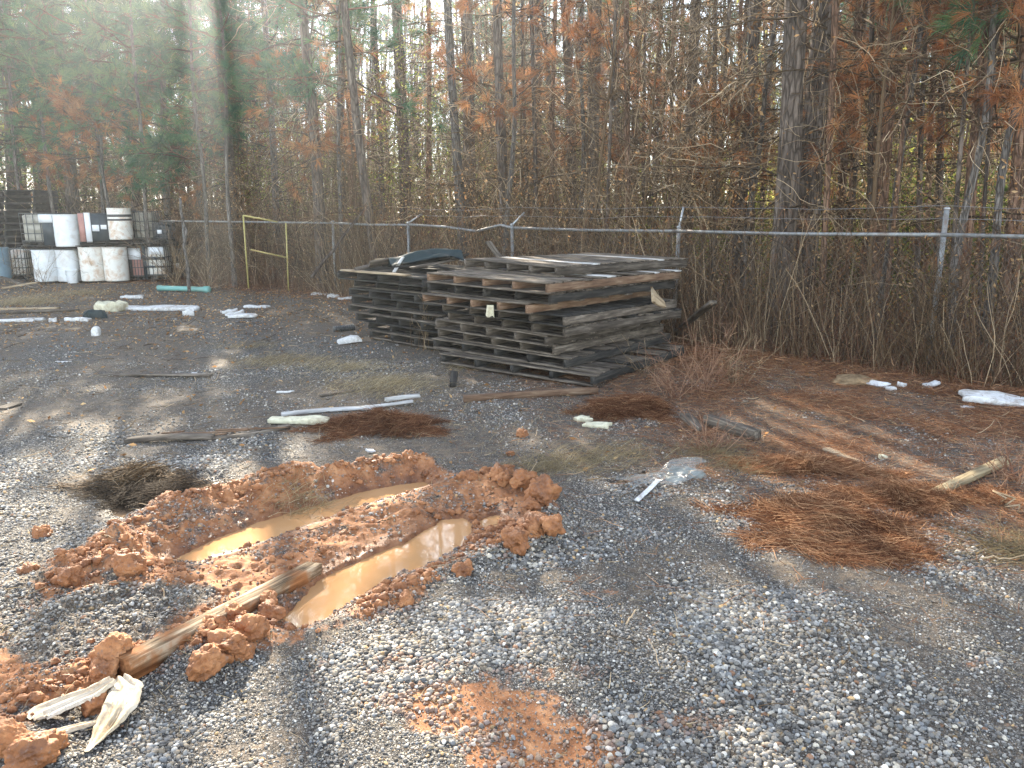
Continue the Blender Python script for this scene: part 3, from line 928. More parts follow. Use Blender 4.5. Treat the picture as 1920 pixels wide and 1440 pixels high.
KEY = [  # column at top, column at row 480, distance, width px, material, label, low bough, dead bough
    (1492, 1467, 10.3, 42, 'bark', 'thickest pale grey pine trunk just behind the fence rail, right of the pallets', None, None),
    (1522, 1494, 11.1, 31, 'bark', 'darker pine trunk standing tight behind the thickest trunk', None, None),
    (1566, 1520, 10.9, 24, 'bark', 'medium pine trunk leaning right beside the thick double trunks', None, None),
    (1700, 1645, 10.6, 24, 'bark_red', 'reddish brown pine trunk leaning right, left of the last fence post', None, .3),
    (1650, 1618, 11.6, 14, 'bark_red', 'slim reddish pine trunk left of the leaning reddish trunk', None, None),
    (1605, 1572, 11.4, 13, 'bark_red', 'slim pine trunk with vines close right of the medium leaning trunk', None, None),
    (1312, 1288, 13.2, 20, 'bark', 'dark straight pine trunk right above the slanted fence arm', None, .5),
    (1432, 1382, 12.3, 18, 'bark', 'dark pine trunk leaning right with a brown needle cluster', None, .2),
    (1866, 1812, 9.3, 20, 'bark_red', 'dark reddish pine trunk leaning right at the right end of the fence', 1.3, .6),
    (1930, 1886, 9.6, 16, 'bark_red', 'reddish pine trunk at the right edge of the woods', None, .2),
    (1780, 1762, 10.8, 13, 'bark', 'slim dark pine trunk right of the last fence post', None, .8),
    (1108, 1112, 14.6, 24, 'bark', 'broad brown pine trunk above the middle of the pallet stack', None, .6),
    (1060, 1072, 15.4, 17, 'bark', 'dark pine trunk just left of the broad brown trunk', None, None),
    (944, 952, 14.4, 19, 'bark', 'straight pine trunk with brown needles above the bent fence rail', None, None),
    (1000, 1006, 17.5, 16, 'bark', 'dark pine trunk between the bent rail and the pallet stack', None, .6),
    (842, 868, 15.0, 17, 'bark_grey', 'pine trunk leaning left at the top above the lumber pile', None, None),
    (868, 880, 17.2, 24, 'bark', 'wide shaded pine trunk behind the lumber pile', None, None),
    (642, 704, 15.8, 16, 'bark', 'curved pine trunk leaning left above the dark pallet stack', 1.6, None),
    (573, 602, 16.9, 20, 'bark', 'dark pine trunk leaning left behind the leaning pole', 2.2, .8),
    (748, 762, 17.6, 22, 'bark', 'pine trunk wrapped in vines behind the short fence post', None, .9),
    (1160, 1164, 16.2, 13, 'bark', 'slim pine trunk above the right half of the pallets', None, .9),
    (1195, 1188, 17.4, 14, 'bark', 'slim dark pine trunk left of the slanted fence arm', None, .4),
    (1228, 1222, 15.2, 9, 'bark_grey', 'thin grey pine trunk directly left of the slanted fence arm', None, None),
    (402, 440, 20.2, 18, 'bark', 'broad pine trunk above the yellow rack', .4, .0),
    (362, 384, 21.6, 17, 'bark', 'broad pine trunk above the teal pipe', .5, None),
    (240, 256, 22.0, 16, 'bark', 'pine trunk with green boughs above the banded white drum', .2, -.1),
    (120, 140, 23.2, 22, 'bark', 'thick pine trunk with green boughs above the upper white drum', .1, .0),
    (14, 40, 25.0, 25, 'bark', 'thick dark pine trunk at the left edge of the woods', .6, None),
    (300, 318, 20.8, 12, 'bark_grey', 'thin straight grey pine trunk directly over the leaf covered tote', .2, -.4),
    (180, 196, 24.6, 14, 'bark', 'slim pine trunk seen between the green boughs at the left', .2, None),
    (70, 86, 26.0, 15, 'bark', 'dark pine trunk over the rack of dark pallets', .3, None),
    (494, 520, 19.5, 12, 'bark_grey', 'slim grey pine trunk right of the yellow rack', 1.2, None),
    (1350, 1334, 13.6, 9, 'bark_grey', 'thin grey pine trunk right of the dark straight trunk', None, None),
    (1403, 1366, 14.8, 10, 'bark', 'thin dark pine trunk left of the trunk with the needle cluster', None, None),
]
for i, (a, b, Yd, w, mt, lab, low, dead) in enumerate(KEY):
    pine(a, b, Yd, w, 500 + i, lab, 'pine trees behind the fence', mt, low=low, dead=dead, wob=.05)

ZONES = [(-400, 60, 'above the tall dark pallet stack'), (60, 200, 'above the white drums'), (200, 330, 'above the leaf covered tote'), (330, 450, 'between the totes and the yellow rack'),
         (450, 560, 'above the yellow rack'), (560, 640, 'above the foot of the leaning pole'), (640, 770, 'above the left half of the dark pallet stack'), (770, 880, 'above the heap of dark boards'),
         (880, 990, 'above the bent fence rail'), (990, 1110, 'above the left half of the large pallet stack'), (1110, 1240, 'above the right half of the large pallet stack'), (1240, 1340, 'above the slanted fence arm'),
         (1340, 1450, 'left of the thickest trunk'), (1450, 1560, 'around the thickest trunks'), (1560, 1700, 'left of the upright last post'), (1700, 1800, 'around the upright last post'), (1800, 2400, 'at the right end of the fence')]
ORD = ['first', 'second', 'third', 'fourth', 'fifth', 'sixth', 'seventh', 'eighth', 'ninth', 'tenth', 'eleventh', 'twelfth', 'thirteenth', 'fourteenth', 'fifteenth', 'sixteenth', 'seventeenth', 'eighteenth', 'nineteenth', 'twentieth']
def order_labels(items, what):
    """items: (object, photo column, kind); gives each its own label by its place"""
    for x0, x1, place in ZONES:
        for kd in sorted({k for _, _, k in items}):
            z = sorted([(px, o) for o, px, k in items if x0 <= px < x1 and k == kd], key=lambda t: t[0])
            for i, (px, o) in enumerate(z):
                o['label'] = (kd + ' ' + place) if len(z) == 1 else '%s %s from left %s' % (ORD[min(i, 19)], kd, place.replace('of the large pallet stack', 'of large pallet stack').replace('of the dark pallet stack', 'of dark pallet stack'))

def woods_fill():
    r = rng(77); items = []
    done = 0
    while done < 125:
        Yd = 12 + 34 * r.power(1.3); px = r.uniform(-250, 2150)
        p = PX(px, Yd, 0)
        if float(fence_side(np.array([p[0]]), np.array([Yd]))[0]) < 1.2: continue
        if any(abs(px - k[1]) < 14 and abs(Yd - k[2]) < 1.5 for k in KEY): continue
        kd = ['slim brown pine trunk', 'slim reddish pine trunk', 'slim grey pine trunk', 'slim brown pine trunk'][done % 4]
        e_ = pine(px + r.normal(0, 18) + (px - 960) * .02, px, Yd, (.07 + .16 * r.power(.6)) / Yd * FPX, 700 + done,
             'one of the slim bare pine trunks deep in the woods behind the fence', 'slim trunks deep in the woods',
             ['bark', 'bark_red', 'bark_grey', 'bark'][done % 4], low=(r.uniform(.4, 2.2) if r.uniform() < (.55 if px < 700 else .42) else None),
             dead=(r.uniform(-.2, 2) if r.uniform() < .16 else None), limbs=Yd < 30)
        items.append((e_, px, kd)); done += 1
    order_labels(items, {'slim brown pine trunk': 'slim brown trunks', 'slim reddish pine trunk': 'slim reddish trunks', 'slim grey pine trunk': 'slim grey trunks'})
    for k in range(15):     # unseen trees added left of the frame to shade the lot
        Yd = r.uniform(19, 34); X0 = -r.uniform(.78, 1.35) * Yd
        pine(960 + X0 / Yd * FPX, 960 + X0 / Yd * FPX, Yd, .2 / Yd * FPX, 860 + k, '', 'slim trunks deep in the woods', 'bark')['label'] = '%s of the unseen pines added for shade left of the picture edge' % ORD[k]
woods_fill()

def slender():
    """slender straight trunks close behind the fence"""
    r = rng(404); items = []
    for k, px in enumerate([1005, 1035, 1140, 1178, 1208, 1255, 1338, 1372, 1410, 1543, 1585, 1592, 1630, 1664, 1722, 1738, 1792, 1832, 1850, 1905, 1925, 800, 720, 665]):
        fy = 12.68 / (1 + .965 * (px - 960) / 1443)
        Yd = min(fy, 16.5) + r.uniform(1.0, 3.6)
        kd = ['slender brown trunk', 'slender reddish trunk'][k % 2]
        e = pine(px + (px - 960) * .045 + r.normal(0, 9), px, Yd, r.uniform(6, 12), 1400 + k, '', 'slender trunks close behind the fence', ['bark', 'bark_red'][k % 2], crown=False, limbs=k % 3 == 0, wob=.035)
        items.append((e, px, kd))
    order_labels(items, {})
slender()

# bare saplings
def sapling_mesh(seed, h, mat, leafy=0.):
    r = rng(seed); mb = MB()
    P = walks(r, np.zeros((1, 3)), np.array([[r.normal(0, .12), r.normal(0, .12), 1.]]), h, 14, .05, .02)
    V, F = tubes(P, np.linspace(.022, .004, 14)[None] * h / 5, 6); mb.add(V, F, .34)
    n = int(16 + h * 4); ii = r.integers(3, 14, n); a = r.uniform(0, 6.28, n)
    B = walks(r, P[0, ii], np.column_stack([np.cos(a), np.sin(a), r.uniform(.2, 1.5, n)]), r.uniform(.2, .34, n) * h * (1.1 - ii / 16), 8, .07, .02)
    V, F = tubes(B, np.linspace(.008, .003, 8)[None] * np.ones((n, 1)), 4); mb.add(V, F, np.repeat(r.uniform(.1, .6, n), 32))
    k = n * 6; bi = r.integers(0, n, k); jj = r.integers(2, 8, k)
    T = walks(r, B[bi, jj], r.normal(0, 1, (k, 3)) + np.array([0, 0, .5]), r.uniform(.15, .6, k), 5, .2, .02)
    V, F = tubes(T, np.linspace(.004, .0018, 5)[None] * np.ones((k, 1)), 3); mb.add(V, F, np.repeat(r.uniform(.3, 1, k), 15))
    m = mb.mesh('stem', mat)
    lf = None
    if leafy:
        c = T[r.integers(0, k, int(leafy))][:, -1] + r.normal(0, .06, (int(leafy), 3))
        V, F = leaves_vf(r, c, r.uniform(.02, .045, len(c)))
        lf = MB().add(V, F, np.repeat(r.uniform(0, 1, len(c)), 4))
    return m, lf
SAP = []
for k in range(9):
    m_, lf = sapling_mesh(900 + k, [4.5, 6, 7.5, 5, 3.2, 6.5, 8, 4, 5.5][k], M['twig'], [0, 350, 0, 600, 450, 0, 300, 700, 0][k])
    SAP.append((m_, lf.mesh('leaves', M['leaf_green' if k in (3, 7) else 'leaf_dry']) if lf else None))
def saplings():
    r = rng(123); done = 0; items = []
    while done < 270:
        Yd = 9 + 25 * r.power(.9); px = r.uniform(-150, 2100); p = PX(px, Yd, 0)
        f = float(fence_side(np.array([p[0]]), np.array([Yd]))[0])
        if f < .35 or (f < 3 and 1385 < px < 1580) or (f < 8 and px > 1560 and r.uniform() < .6): continue
        k = done % 9
        if k in (3, 7) and Yd < 16: Yd += 9; p = PX(px, Yd, 0)
        leafy = SAP[k][1] is not None
        lab = {3: 'pale green leafy sapling deep among the pine trunks', 7: 'small pale green leafy sapling deep among the pine trunks'}.get(k, 'bare sapling with dry leaves among the pine trunks' if leafy else 'leafless thin sapling among the pine trunks')
        e = empty('sapling', (p[0], Yd, hz(p[0], Yd)), lab, 'sapling', 'saplings among the pines', (r.normal(0, .05), r.normal(0, .05), r.uniform(0, 6.28)))
        s = r.uniform(.75, 1.25); e.scale = (s, s, s)
        items.append((e, px, 'small pale green sapling' if k == 7 else 'pale green sapling' if k == 3 else 'bare sapling with dry leaves' if leafy else 'leafless thin sapling'))
        obj('stem', SAP[k][0], e)
        if leafy: obj('leaves', SAP[k][1], e)
        done += 1
    order_labels(items, {'small pale green sapling': 'small pale green saplings', 'pale green sapling': 'pale green saplings', 'bare sapling with dry leaves': 'saplings with dry leaves', 'leafless thin sapling': 'leafless saplings'})
saplings()

# tangled undergrowth along and behind the fence: nobody could count it
def along_fence(r, n, d0, d1, t0=0., t1=1.):
    seg = FENCE[1:] - FENCE[:-1]; ln = np.hypot(seg[:, 0], seg[:, 1]); cum = np.concatenate([[0], np.cumsum(ln)])
    t = r.uniform(t0, t1, n) * cum[-1]; i = np.clip(np.searchsorted(cum, t) - 1, 0, len(ln) - 1)
    f = ((t - cum[i]) / ln[i])[:, None]
    nrm = np.column_stack([-seg[:, 1], seg[:, 0]]) / ln[:, None]
    d = r.uniform(d0, d1, n)[:, None] if np.isscalar(d0) else d0[:, None]
    return FENCE[i] + seg[i] * f + nrm[i] * d

def undergrowth():
    r = rng(31)
    mb = MB()
    def stems(n, d0, d1, l0, l1, K, w0, wob, lean=.25, mbx=mb, up=1., grav=0., t0=0., t1=1., zz=0.):
        p = along_fence(r, n, d0, d1, t0, t1)
        kp = ~((p[:, 0] > 1.8) & (fence_side(p[:, 0], p[:, 1]) > .8) & (r.uniform(0, 1, n) < .68)); p = p[kp]; n = len(p)
        st = np.column_stack([p, H(p[:, 0], p[:, 1]) + r.uniform(0, zz, n) if zz else H(p[:, 0], p[:, 1]) - .02])
        dr = np.column_stack([r.normal(0, lean, n), r.normal(0, lean, n), np.full(n, up)])
        clump = (.55 + .75 * vn(p[:, 0] * 1.1, p[:, 1] * 1.1, s=66)) * (1 - .26 * sstep(1.5, 5.0, p[:, 0]))
        P = walks(r, st, dr, r.uniform(l0, l1, n) * clump, K, wob, grav)
        V, F = tubes(P, np.linspace(1, .45, K)[None] * (w0 * r.uniform(.6, 1.4, (n, 1))), 3)
        mbx.add(V, F, np.repeat(np.clip(r.normal(.45, .25, n), 0, 1), K * 3))
        return P
    stems(1800, -.30, .05, .7, 1.9, 7, .0036, .10, t0=.45)
    stems(5200, -.12, 2.6, .8, 2.3, 7, .0042, .10)
    stems(3400, .3, 7.5, 1.6, 4.2, 8, .0055, .09, t1=.62)
    stems(700, .3, 6.5, 1.4, 3.8, 8, .0050, .09, t0=.62)
    stems(9500, -.15, 2.4, .4, 1.5, 6, .0028, .25, 1.0, up=.5, zz=1.6)
    stems(5200, .5, 7.0, .6, 2.0, 6, .0034, .25, 1.0, up=.5, zz=3.6, t1=.62)
    stems(1500, .5, 6.0, .6, 2.0, 6, .0030, .25, 1.0, up=.5, zz=2.6, t0=.62)
    stems(3200, .0, 4.5, 1.0, 2.6, 10, .0042, .30, .8, up=.5, grav=-.05, zz=2.8)
    mb2 = mb
    # creepers wound round the last posts
    for pi_, nn in ((5, 260), (4, 120), (6, 200)):
        c = FENCE[pi_] + np.array([.02, -.02]); st = np.column_stack([c[0] + r.normal(-.04, .10, nn), c[1] + r.normal(-.10, .07, nn), r.uniform(0, 1.1, nn)])
        P = walks(r, st, np.column_stack([r.normal(0, .5, nn), r.normal(0, .5, nn), np.ones(nn)]), r.uniform(.2, .8, nn), 8, .30, 0); P[:, :, 2] = np.minimum(P[:, :, 2], 1.42 + .1 * P[:, :, 0] * 0)
        V, F = tubes(P, np.linspace(1, .5, 8)[None] * (.0032 * r.uniform(.6, 1.4, (nn, 1))), 3); mb2.add(V, F, np.repeat(r.uniform(.0, .65, nn), 24))
    o = mb2.obj('undergrowth', M['twig'])
    tag(o, 'dense brown tangle of bare stems and brambles growing through the fence', 'undergrowth', kind='stuff')
    # reddish weed stems at the foot of the fence
    mb = MB()
    stems(3000, -.35, .5, .25, .9, 6, .0022, .12, .35, mbx=mb)
    stems(2600, -.2, 1.0, .4, 1.5, 6, .0024, .14, .4, mbx=mb, t0=.5)
    o = mb.obj('weeds', M['twig_red']); tag(o, 'reddish dry weeds along the foot of the fence', 'weeds', kind='stuff')
    # vines with dry leaves hanging on the fence and trunks
    mb = MB()
    n = 46000; p = along_fence(r, n, -.1, 6.5); z = np.abs(r.normal(0, 1.9, n)) * (.5 + .8 * vn(p[:, 0] * .8, p[:, 1] * .8, s=67)) + .02
    V, F = leaves_vf(r, np.column_stack([p, H(p[:, 0], p[:, 1]) + z]), r.uniform(.014, .036, n))
    mb.add(V, F, np.repeat(np.clip(r.normal(.42, .27, n), 0, 1), 4))
    n = 15000; p = along_fence(r, n, .2, 5.5, .5, 1.); z = r.uniform(0, 2.3, n)
    V, F = leaves_vf(r, np.column_stack([p, H(p[:, 0], p[:, 1]) + z]), r.uniform(.014, .034, n))
    mb.add(V, F, np.repeat(np.clip(r.normal(.75, .2, n), 0, 1), 4))  # right-hand leaves toned paler, golden backlight put into their colour
    o = mb.obj('dry_leaves', M['leaf_dry']); tag(o, 'dry brown leaves caught all through the undergrowth', 'dry leaves', kind='stuff')
    # fallen needles draped on the vines
    mb = MB()
    n = 4200; p = along_fence(r, n, -.12, 3.2); z = r.uniform(0, 1.6, n) ** 1.25
    c = np.column_stack([p, H(p[:, 0], p[:, 1]) + z])
    V, F = tuft_vf(r, c, np.tile([0, 0, -1.], (n, 1)) + r.normal(0, .3, (n, 3)), 12, .17, .003, .5)
    mb.add(V, F, np.repeat(np.clip(r.normal(.4, .22, n * 12), 0, 1), 5))
    o = mb.obj('hanging_pine_straw', M['straw']); tag(o, 'rust coloured pine needles caught hanging in the brush', 'pine straw', kind='stuff')
undergrowth()

def far_woods():
    r = rng(91); mb = MB()
    n = 620; Yd = r.uniform(31, 60, n); px = r.uniform(-300, 2250, n)
    X_ = (px - 960) / FPX * Yd
    st = np.column_stack([X_, Yd, np.zeros(n)]); 
    P = walks(r, st, np.column_stack([r.normal(0, .04, n), r.normal(0, .04, n), np.ones(n)]), r.uniform(.20, .30, n) * Yd + 1.5, 8, .03, .01)
    V, F = tubes(P, np.linspace(1, .4, 8)[None] * r.uniform(.035, .10, (n, 1)), 5); mb.add(V, F, np.repeat(r.uniform(.0, .5, n), 40))
    k = 9000; bi = r.integers(0, n, k); jj = r.integers(1, 8, k)
    B = walks(r, P[bi, jj], r.normal(0, 1, (k, 3)) + np.array([0, 0, .6]), r.uniform(.6, 2.6, k), 6, .18, .02)
    V, F = tubes(B, np.linspace(.016, .006, 6)[None] * np.ones((k, 1)), 3); mb.add(V, F, np.repeat(r.uniform(.1, .9, k), 18))
    o = mb.obj('far_woods', M['twig']); tag(o, 'far off bare trunks and limbs deep in the woods', 'woods', kind='stuff')
    mb = MB()
    n = 95000; cl = 700; cy = r.uniform(26, 58, cl); cx = r.uniform(-.85, .9, cl) * cy; cz_ = np.abs(r.normal(0, 3.2, cl)) + .5
    ci = r.integers(0, cl, n); sp = r.normal(0, 1, (n, 3)) * np.array([1.3, 1.3, .75])
    c = np.column_stack([cx[ci], cy[ci], cz_[ci]]) + sp; c[:, 2] = np.abs(c[:, 2])
    V, F = leaves_vf(r, c, r.uniform(.05, .12, n)); mb.add(V, F, np.repeat(np.clip(r.normal(.5, .25, n) + .1 * r.normal(0, 1, cl)[ci], 0, 1), 4))
    o = mb.obj('far_foliage', M['leaf_green']); tag(o, 'sunlit yellow green brush beyond the pine trunks', 'brush', kind='stuff')
    mb = MB()
    n = 3800; c = np.column_stack([r.uniform(-40, 44, n), r.uniform(30, 60, n), r.uniform(3.5, 12.5, n)])
    V, F = tuft_vf(r, c, r.normal(0, 1, (n, 3)), 22, .55, .03, .8); mb.add(V, F, np.repeat(np.repeat(r.uniform(0, 1, n), 22), 5))
    o = mb.obj('far_pine_foliage', M['needle']); tag(o, 'far green pine foliage high in the woods', 'pine foliage', kind='stuff')
far_woods()

# evergreen bushes that show in the brush on the right, and yellow ones
def bush(px, Yd, w, h, seed, label, mat, n=2600, size=.03):
    r = rng(seed); b = PX(px, Yd, 0); z0 = hz(b[0], Yd)
    e = empty('bush', (b[0], Yd, z0), label, 'bush', 'leafy bushes among the trunks')
    k = 40; St = walks(r, np.column_stack([r.normal(0, w * .12, k), r.normal(0, w * .12, k), np.zeros(k)]), np.column_stack([r.normal(0, .4, k), r.normal(0, .4, k), np.ones(k)]), r.uniform(.5, 1.05, k) * h, 8, .12, 0)
    V, F = tubes(St, np.linspace(.010, .003, 8)[None] * np.ones((k, 1)), 4); MB().add(V, F, .4).obj('stem', M['twig'], e)
    bi = r.integers(0, k, n); jj = r.integers(2, 8, n)
    V, F = leaves_vf(r, St[bi, jj] + r.normal(0, .16, (n, 3)), r.uniform(.6, 1.4, n) * size)
    MB().add(V, F, np.repeat(np.clip(r.normal(.4, .3, n), 0, 1), 4)).obj('leaves', mat, e)
    return e
M['leaf_ever'] = m_fuzz('evergreen_leaves', (.02, .04, .012), (.07, .11, .025), (.22, .26, .06), trans=.4)
for i, (px, Yd, w, h, mt, lab) in enumerate([
        (1700, 12.5, 1.6, 2.6, 'leaf_ever', 'evergreen bush left of the upright post at the fence end'),
        (1770, 13.5, 1.8, 2.8, 'leaf_ever', 'evergreen bush right behind the upright post'),
        (1600, 15.0, 1.6, 2.8, 'leaf_green', 'yellow green bush behind the slim reddish trunks'),
        (1420, 16.5, 1.6, 2.6, 'leaf_green', 'yellow green bush behind the trunk leaning right'),
        (1850, 14.5, 2.0, 3.0, 'leaf_green', 'yellow green bush behind the right end of the fence'),
        (700, 24.0, 2.2, 3.6, 'leaf_green', 'pale green bush seen past the curved trunk'),
        (1310, 18.5, 1.8, 3.0, 'leaf_green', 'pale green bush behind the dark straight trunk'),
        (100, 24.5, 2.2, 3.4, 'leaf_ever', 'dark evergreen bush behind the upper totes'),
        (1540, 12.2, 1.0, 1.8, 'leaf_ever', 'low evergreen bush between the thick trunks'),
        (1655, 17.0, 2.4, 4.2, 'leaf_green', 'tall yellow green bush behind the leaning reddish trunk'),
        (1745, 11.2, 1.2, 2.3, 'leaf_green', 'sunlit yellow bush just behind the upright last post'),
        (1390, 13.5, 1.0, 2.2, 'leaf_green', 'sunlit yellow bush left of the thickest trunk'),
        (1880, 11.5, 1.3, 2.3, 'leaf_ever', 'green bush behind the fence at the right edge'),
        (1235, 15.5, 1.2, 2.6, 'leaf_green', 'yellowish bush behind the slanted fence arm'),
        (1010, 20.0, 2.0, 3.6, 'leaf_green', 'pale green bush far behind the large stack'),
        (880, 21.5, 2.0, 3.8, 'leaf_green', 'pale green bush far behind the heap of boards'),
        (540, 22.5, 2.2, 4.2, 'leaf_green', 'pale green bush right of the yellow rack')]):
    bush(px, Yd, w, h, 1200 + i, lab, M[mt], 5200 if w > 1.2 else 2400, .03 if Yd < 16 else .045)

# ------------------------------------------------------------------ chain link fence
RAIL_H = 1.50
def fence():
    f0 = FENCE[0]
    e = empty('chain_link_fence', (-1.92, 14.53, 0), 'galvanised chain link fence with a sagging top rail overgrown with brush', 'fence')
    E0 = np.array([-1.92, 14.53, 0])
    def L(p): return np.array(p, float) - E0
    def top(i, dz=0): return np.array([FENCE[i][0], FENCE[i][1], RAIL_H + dz])
    # rails: separate lengths, one of them bent down
    spans = [[(0, .02), (1, 0)], [(1, 0), (2, -.01)], [(3, -.02), (4, -.02)], [(4, -.02), (5, .0)], [(5, .0), (6, .02)], [(6, .02), (7, 0)]]
    for (a, da), (b, db) in spans:
        p, q = top(a, da), top(b, db); m = (p + q) / 2 + np.array([0, 0, -.015])
        V, F = pipe_vf([L(p), L(m), L(q)], .021, 8); MB().add(V, F).obj('top_rail', M['galv_dull'], e, True)
    p, q = top(2), top(3)
    V, F = pipe_vf([L(p), L(p * .6 + q * .4 + [0, 0, -.03]), L(p * .32 + q * .68 + [.02, 0, -.09])], .021, 8); MB().add(V, F).obj('top_rail', M['galv_dull'], e, True)
    V, F = pipe_vf([L(p * .32 + q * .68 + [.02, 0, -.09]), L(p * .1 + q * .9 + [0, 0, .02]), L(q + [0, 0, -.02])], .021, 8); MB().add(V, F).obj('top_rail', M['galv_dull'], e, True)
    seg_posts = []
    for i in range(len(FENCE)):
        seg_posts.append((FENCE[i][0], FENCE[i][1]))
    for t in (.33, .66):
        seg_posts.append(tuple(FENCE[0] * (1 - t) + FENCE[1] * t))
    for k, (x, y) in enumerate(seg_posts):
        z0 = hz(x, y); lean = rng(k).normal(0, .015, 2)
        up = .26 if k == 5 else .02
        if k in (4, 5, 6): x, y = x + .10, y + .12
        po = MB()
        V, F = bar_vf(L([x + lean[0], y + lean[1], z0 - .05]), L([x, y, RAIL_H + up]), .028, 10); po.add(V, F)
        po = po.obj('post', M['galv_dull'], e, True)
        V, F = lump_vf(k, (.033, .033, .02), 2, .02); V = V + L([x, y, RAIL_H + up + .01]); MB().add(V, F).obj('post_cap', M['galv'], po, True)
        if k in (2, 3, 4):
            d = {2: (.26, .1, .20), 3: (.20, .1, .22), 4: (.06, .05, .30)}[k]
            V, F = bar_vf(L([x, y, RAIL_H + .02]), L([x + d[0], y + d[1], RAIL_H + d[2]]), .016, 8); MB().add(V, F).obj('barbed_wire_arm', M['galv'], po, True)
    # barbed wire strands
    r = rng(8)
    for h_, off in ((.30, .05), (.17, .03)):
        pts = []
        for i in range(2, len(FENCE)):
            for t in np.linspace(0, 1, 8)[:-1]:
                if i + 1 < len(FENCE):
                    q = FENCE[i] * (1 - t) + FENCE[i + 1] * t
                    pts.append(L([q[0] + off, q[1] + off, RAIL_H + h_ - .35 * t * (1 - t) * (h_ * 1.2) + r.normal(0, .008)]))
        P = np.array(pts); V, F = pipe_vf(P, .0028, 4); mb = MB().add(V, F)
        for q in range(0, len(P) - 1):
            for t in np.arange(.1, 1, .22):
                c = P[q] * (1 - t) + P[q + 1] * t
                V, F = bar_vf(c + r.normal(0, .013, 3), c - r.normal(0, .013, 3), .0018, 3); mb.add(V, F)
        mb.obj('barbed_wire', M['wire'], e)
    # mesh of diamonds
    for i in range(len(FENCE) - 1):
        a, b = FENCE[i], FENCE[i + 1]; ln = np.hypot(*(b - a)); stp = .075
        u = np.arange(-RAIL_H, ln, stp); P = []
        for s_ in (1, -1):
            x0 = u if s_ == 1 else u + RAIL_H
            z = np.linspace(0.03, RAIL_H - .02, 9)
            xx = x0[:, None] + s_ * (z[None] - .03)
            xx = np.clip(xx, 0, ln)
            wob = .03 * np.sin(xx * 2.1 + i) * np.sin(z[None] * 2)
            d = (b - a) / ln; nrm = np.array([-d[1], d[0]])
            pts = np.stack([a[0] + d[0] * xx + nrm[0] * (wob - .035), a[1] + d[1] * xx + nrm[1] * (wob - .035), np.broadcast_to(z[None], xx.shape)], -1)
            P.append(pts)
        P = np.concatenate(P) - E0
        ok = np.linalg.norm(P[:, 1:] - P[:, :-1], axis=2).min(1) > .02
        Pf = []
        V, F = tubes(P, np.full(P.shape[:2], .0017), 3)
        # drop collapsed pieces at the ends
        q = V[F]; big = (np.abs(q[:, 0, :2] - q[:, 3, :2]).max(1) > .01)
        V2, F2 = V, F[big]
        MB().add(V2, F2).obj('wire_mesh', M['wire_old'], e)
fence()

def yellow_rack():
    b = PX(455, 16.1, 0); e = empty('pipe_rack', (b[0], 16.1, 0), 'yellow painted pipe frame standing against the brush at the left', 'frame')
    def l(px, py, Y=16.1): p = PX(px, Y, PZ(py, Y)); return p - np.array([b[0], 16.1, 0])
    z = l(470, 525)[2]
    for n_, p, q, rr in (('post', l(456, 404), l(466, 540), .016), ('post', l(536, 418, 16.4), l(541, 545, 16.4), .015), ('top_bar', l(456, 404), l(520, 416, 16.4), .017),
                    ('middle_bar', l(470, 468), l(538, 483, 16.4), .016)):
        V, F = bar_vf(p, q, rr, 8); MB().add(V, F).obj(n_, M['yellow'], e, True)
yellow_rack()

def pole(name, p, q, r0, label, cat, mat, sides=8, group=None, wob=.01, seed=1):
    p, q = np.array(p, float), np.array(q, float); r = rng(seed)
    t = np.linspace(0, 1, 9)[:, None]; P = (q - p) * t + r.normal(0, wob, (9, 3)) * (t * (1 - t) * 4)
    V, F = pipe_vf(P, list(np.linspace(r0, r0 * .75, 9)), sides)
    o = MB().add(V, F).obj(name, mat, None, True); o.location = tuple(p)
    return tag(o, label, cat, group)
pole('leaning_pole', PX(584, 15.2, PZ(520, 15.2)), PX(688, 15.9, PZ(385, 15.9)), .035, 'long bare pole leaning diagonally against the fence left of the pallets', 'pole', M['bark'], seed=3)
pole('leaning_branch', PX(1290, 9.6, PZ(498, 9.6)) , PX(1352, 9.3, PZ(548, 9.3)), .008, 'thin bare stick hanging off the right end of the top pallet', 'stick', M['twig'], seed=4)
pole('young_tree', G(355, 549), PX(338, 17.0, PZ(372, 17)), .038, 'pale slender bare young tree trunk in front of the last tote', 'young tree', M['bark_grey'], seed=6, wob=.04)

# ------------------------------------------------------------------ timber
def plank(name, p, q, W, T, mat, label, cat='board', seed=0, roll=0., rag=.01, warp=.004, w2=None, group=None, cham=.004):
    """a board whose centre line runs p -> q"""
    p, q = Vector(p), Vector(q); d = q - p
    V, F = board_vf(d.length, W, T, seed, warp, rag, 14, cham, w2)
    o = obj(name, MB().add(V, F).mesh(name, mat))
    rot = d.to_track_quat('X', 'Z').to_euler(); 
    o.rotation_mode = 'QUATERNION'
    from mathutils import Quaternion
    o.rotation_quaternion = d.to_track_quat('X', 'Z') @ Quaternion((1, 0, 0), roll)
    o.location = (p + q) / 2
    return tag(o, label, cat, group)

def gp(px, py, lift=.02):
    g = G(px, py); z = hz(g[0], g[1]); g = G(px, py, z + lift); return (g[0], g[1], z + lift)

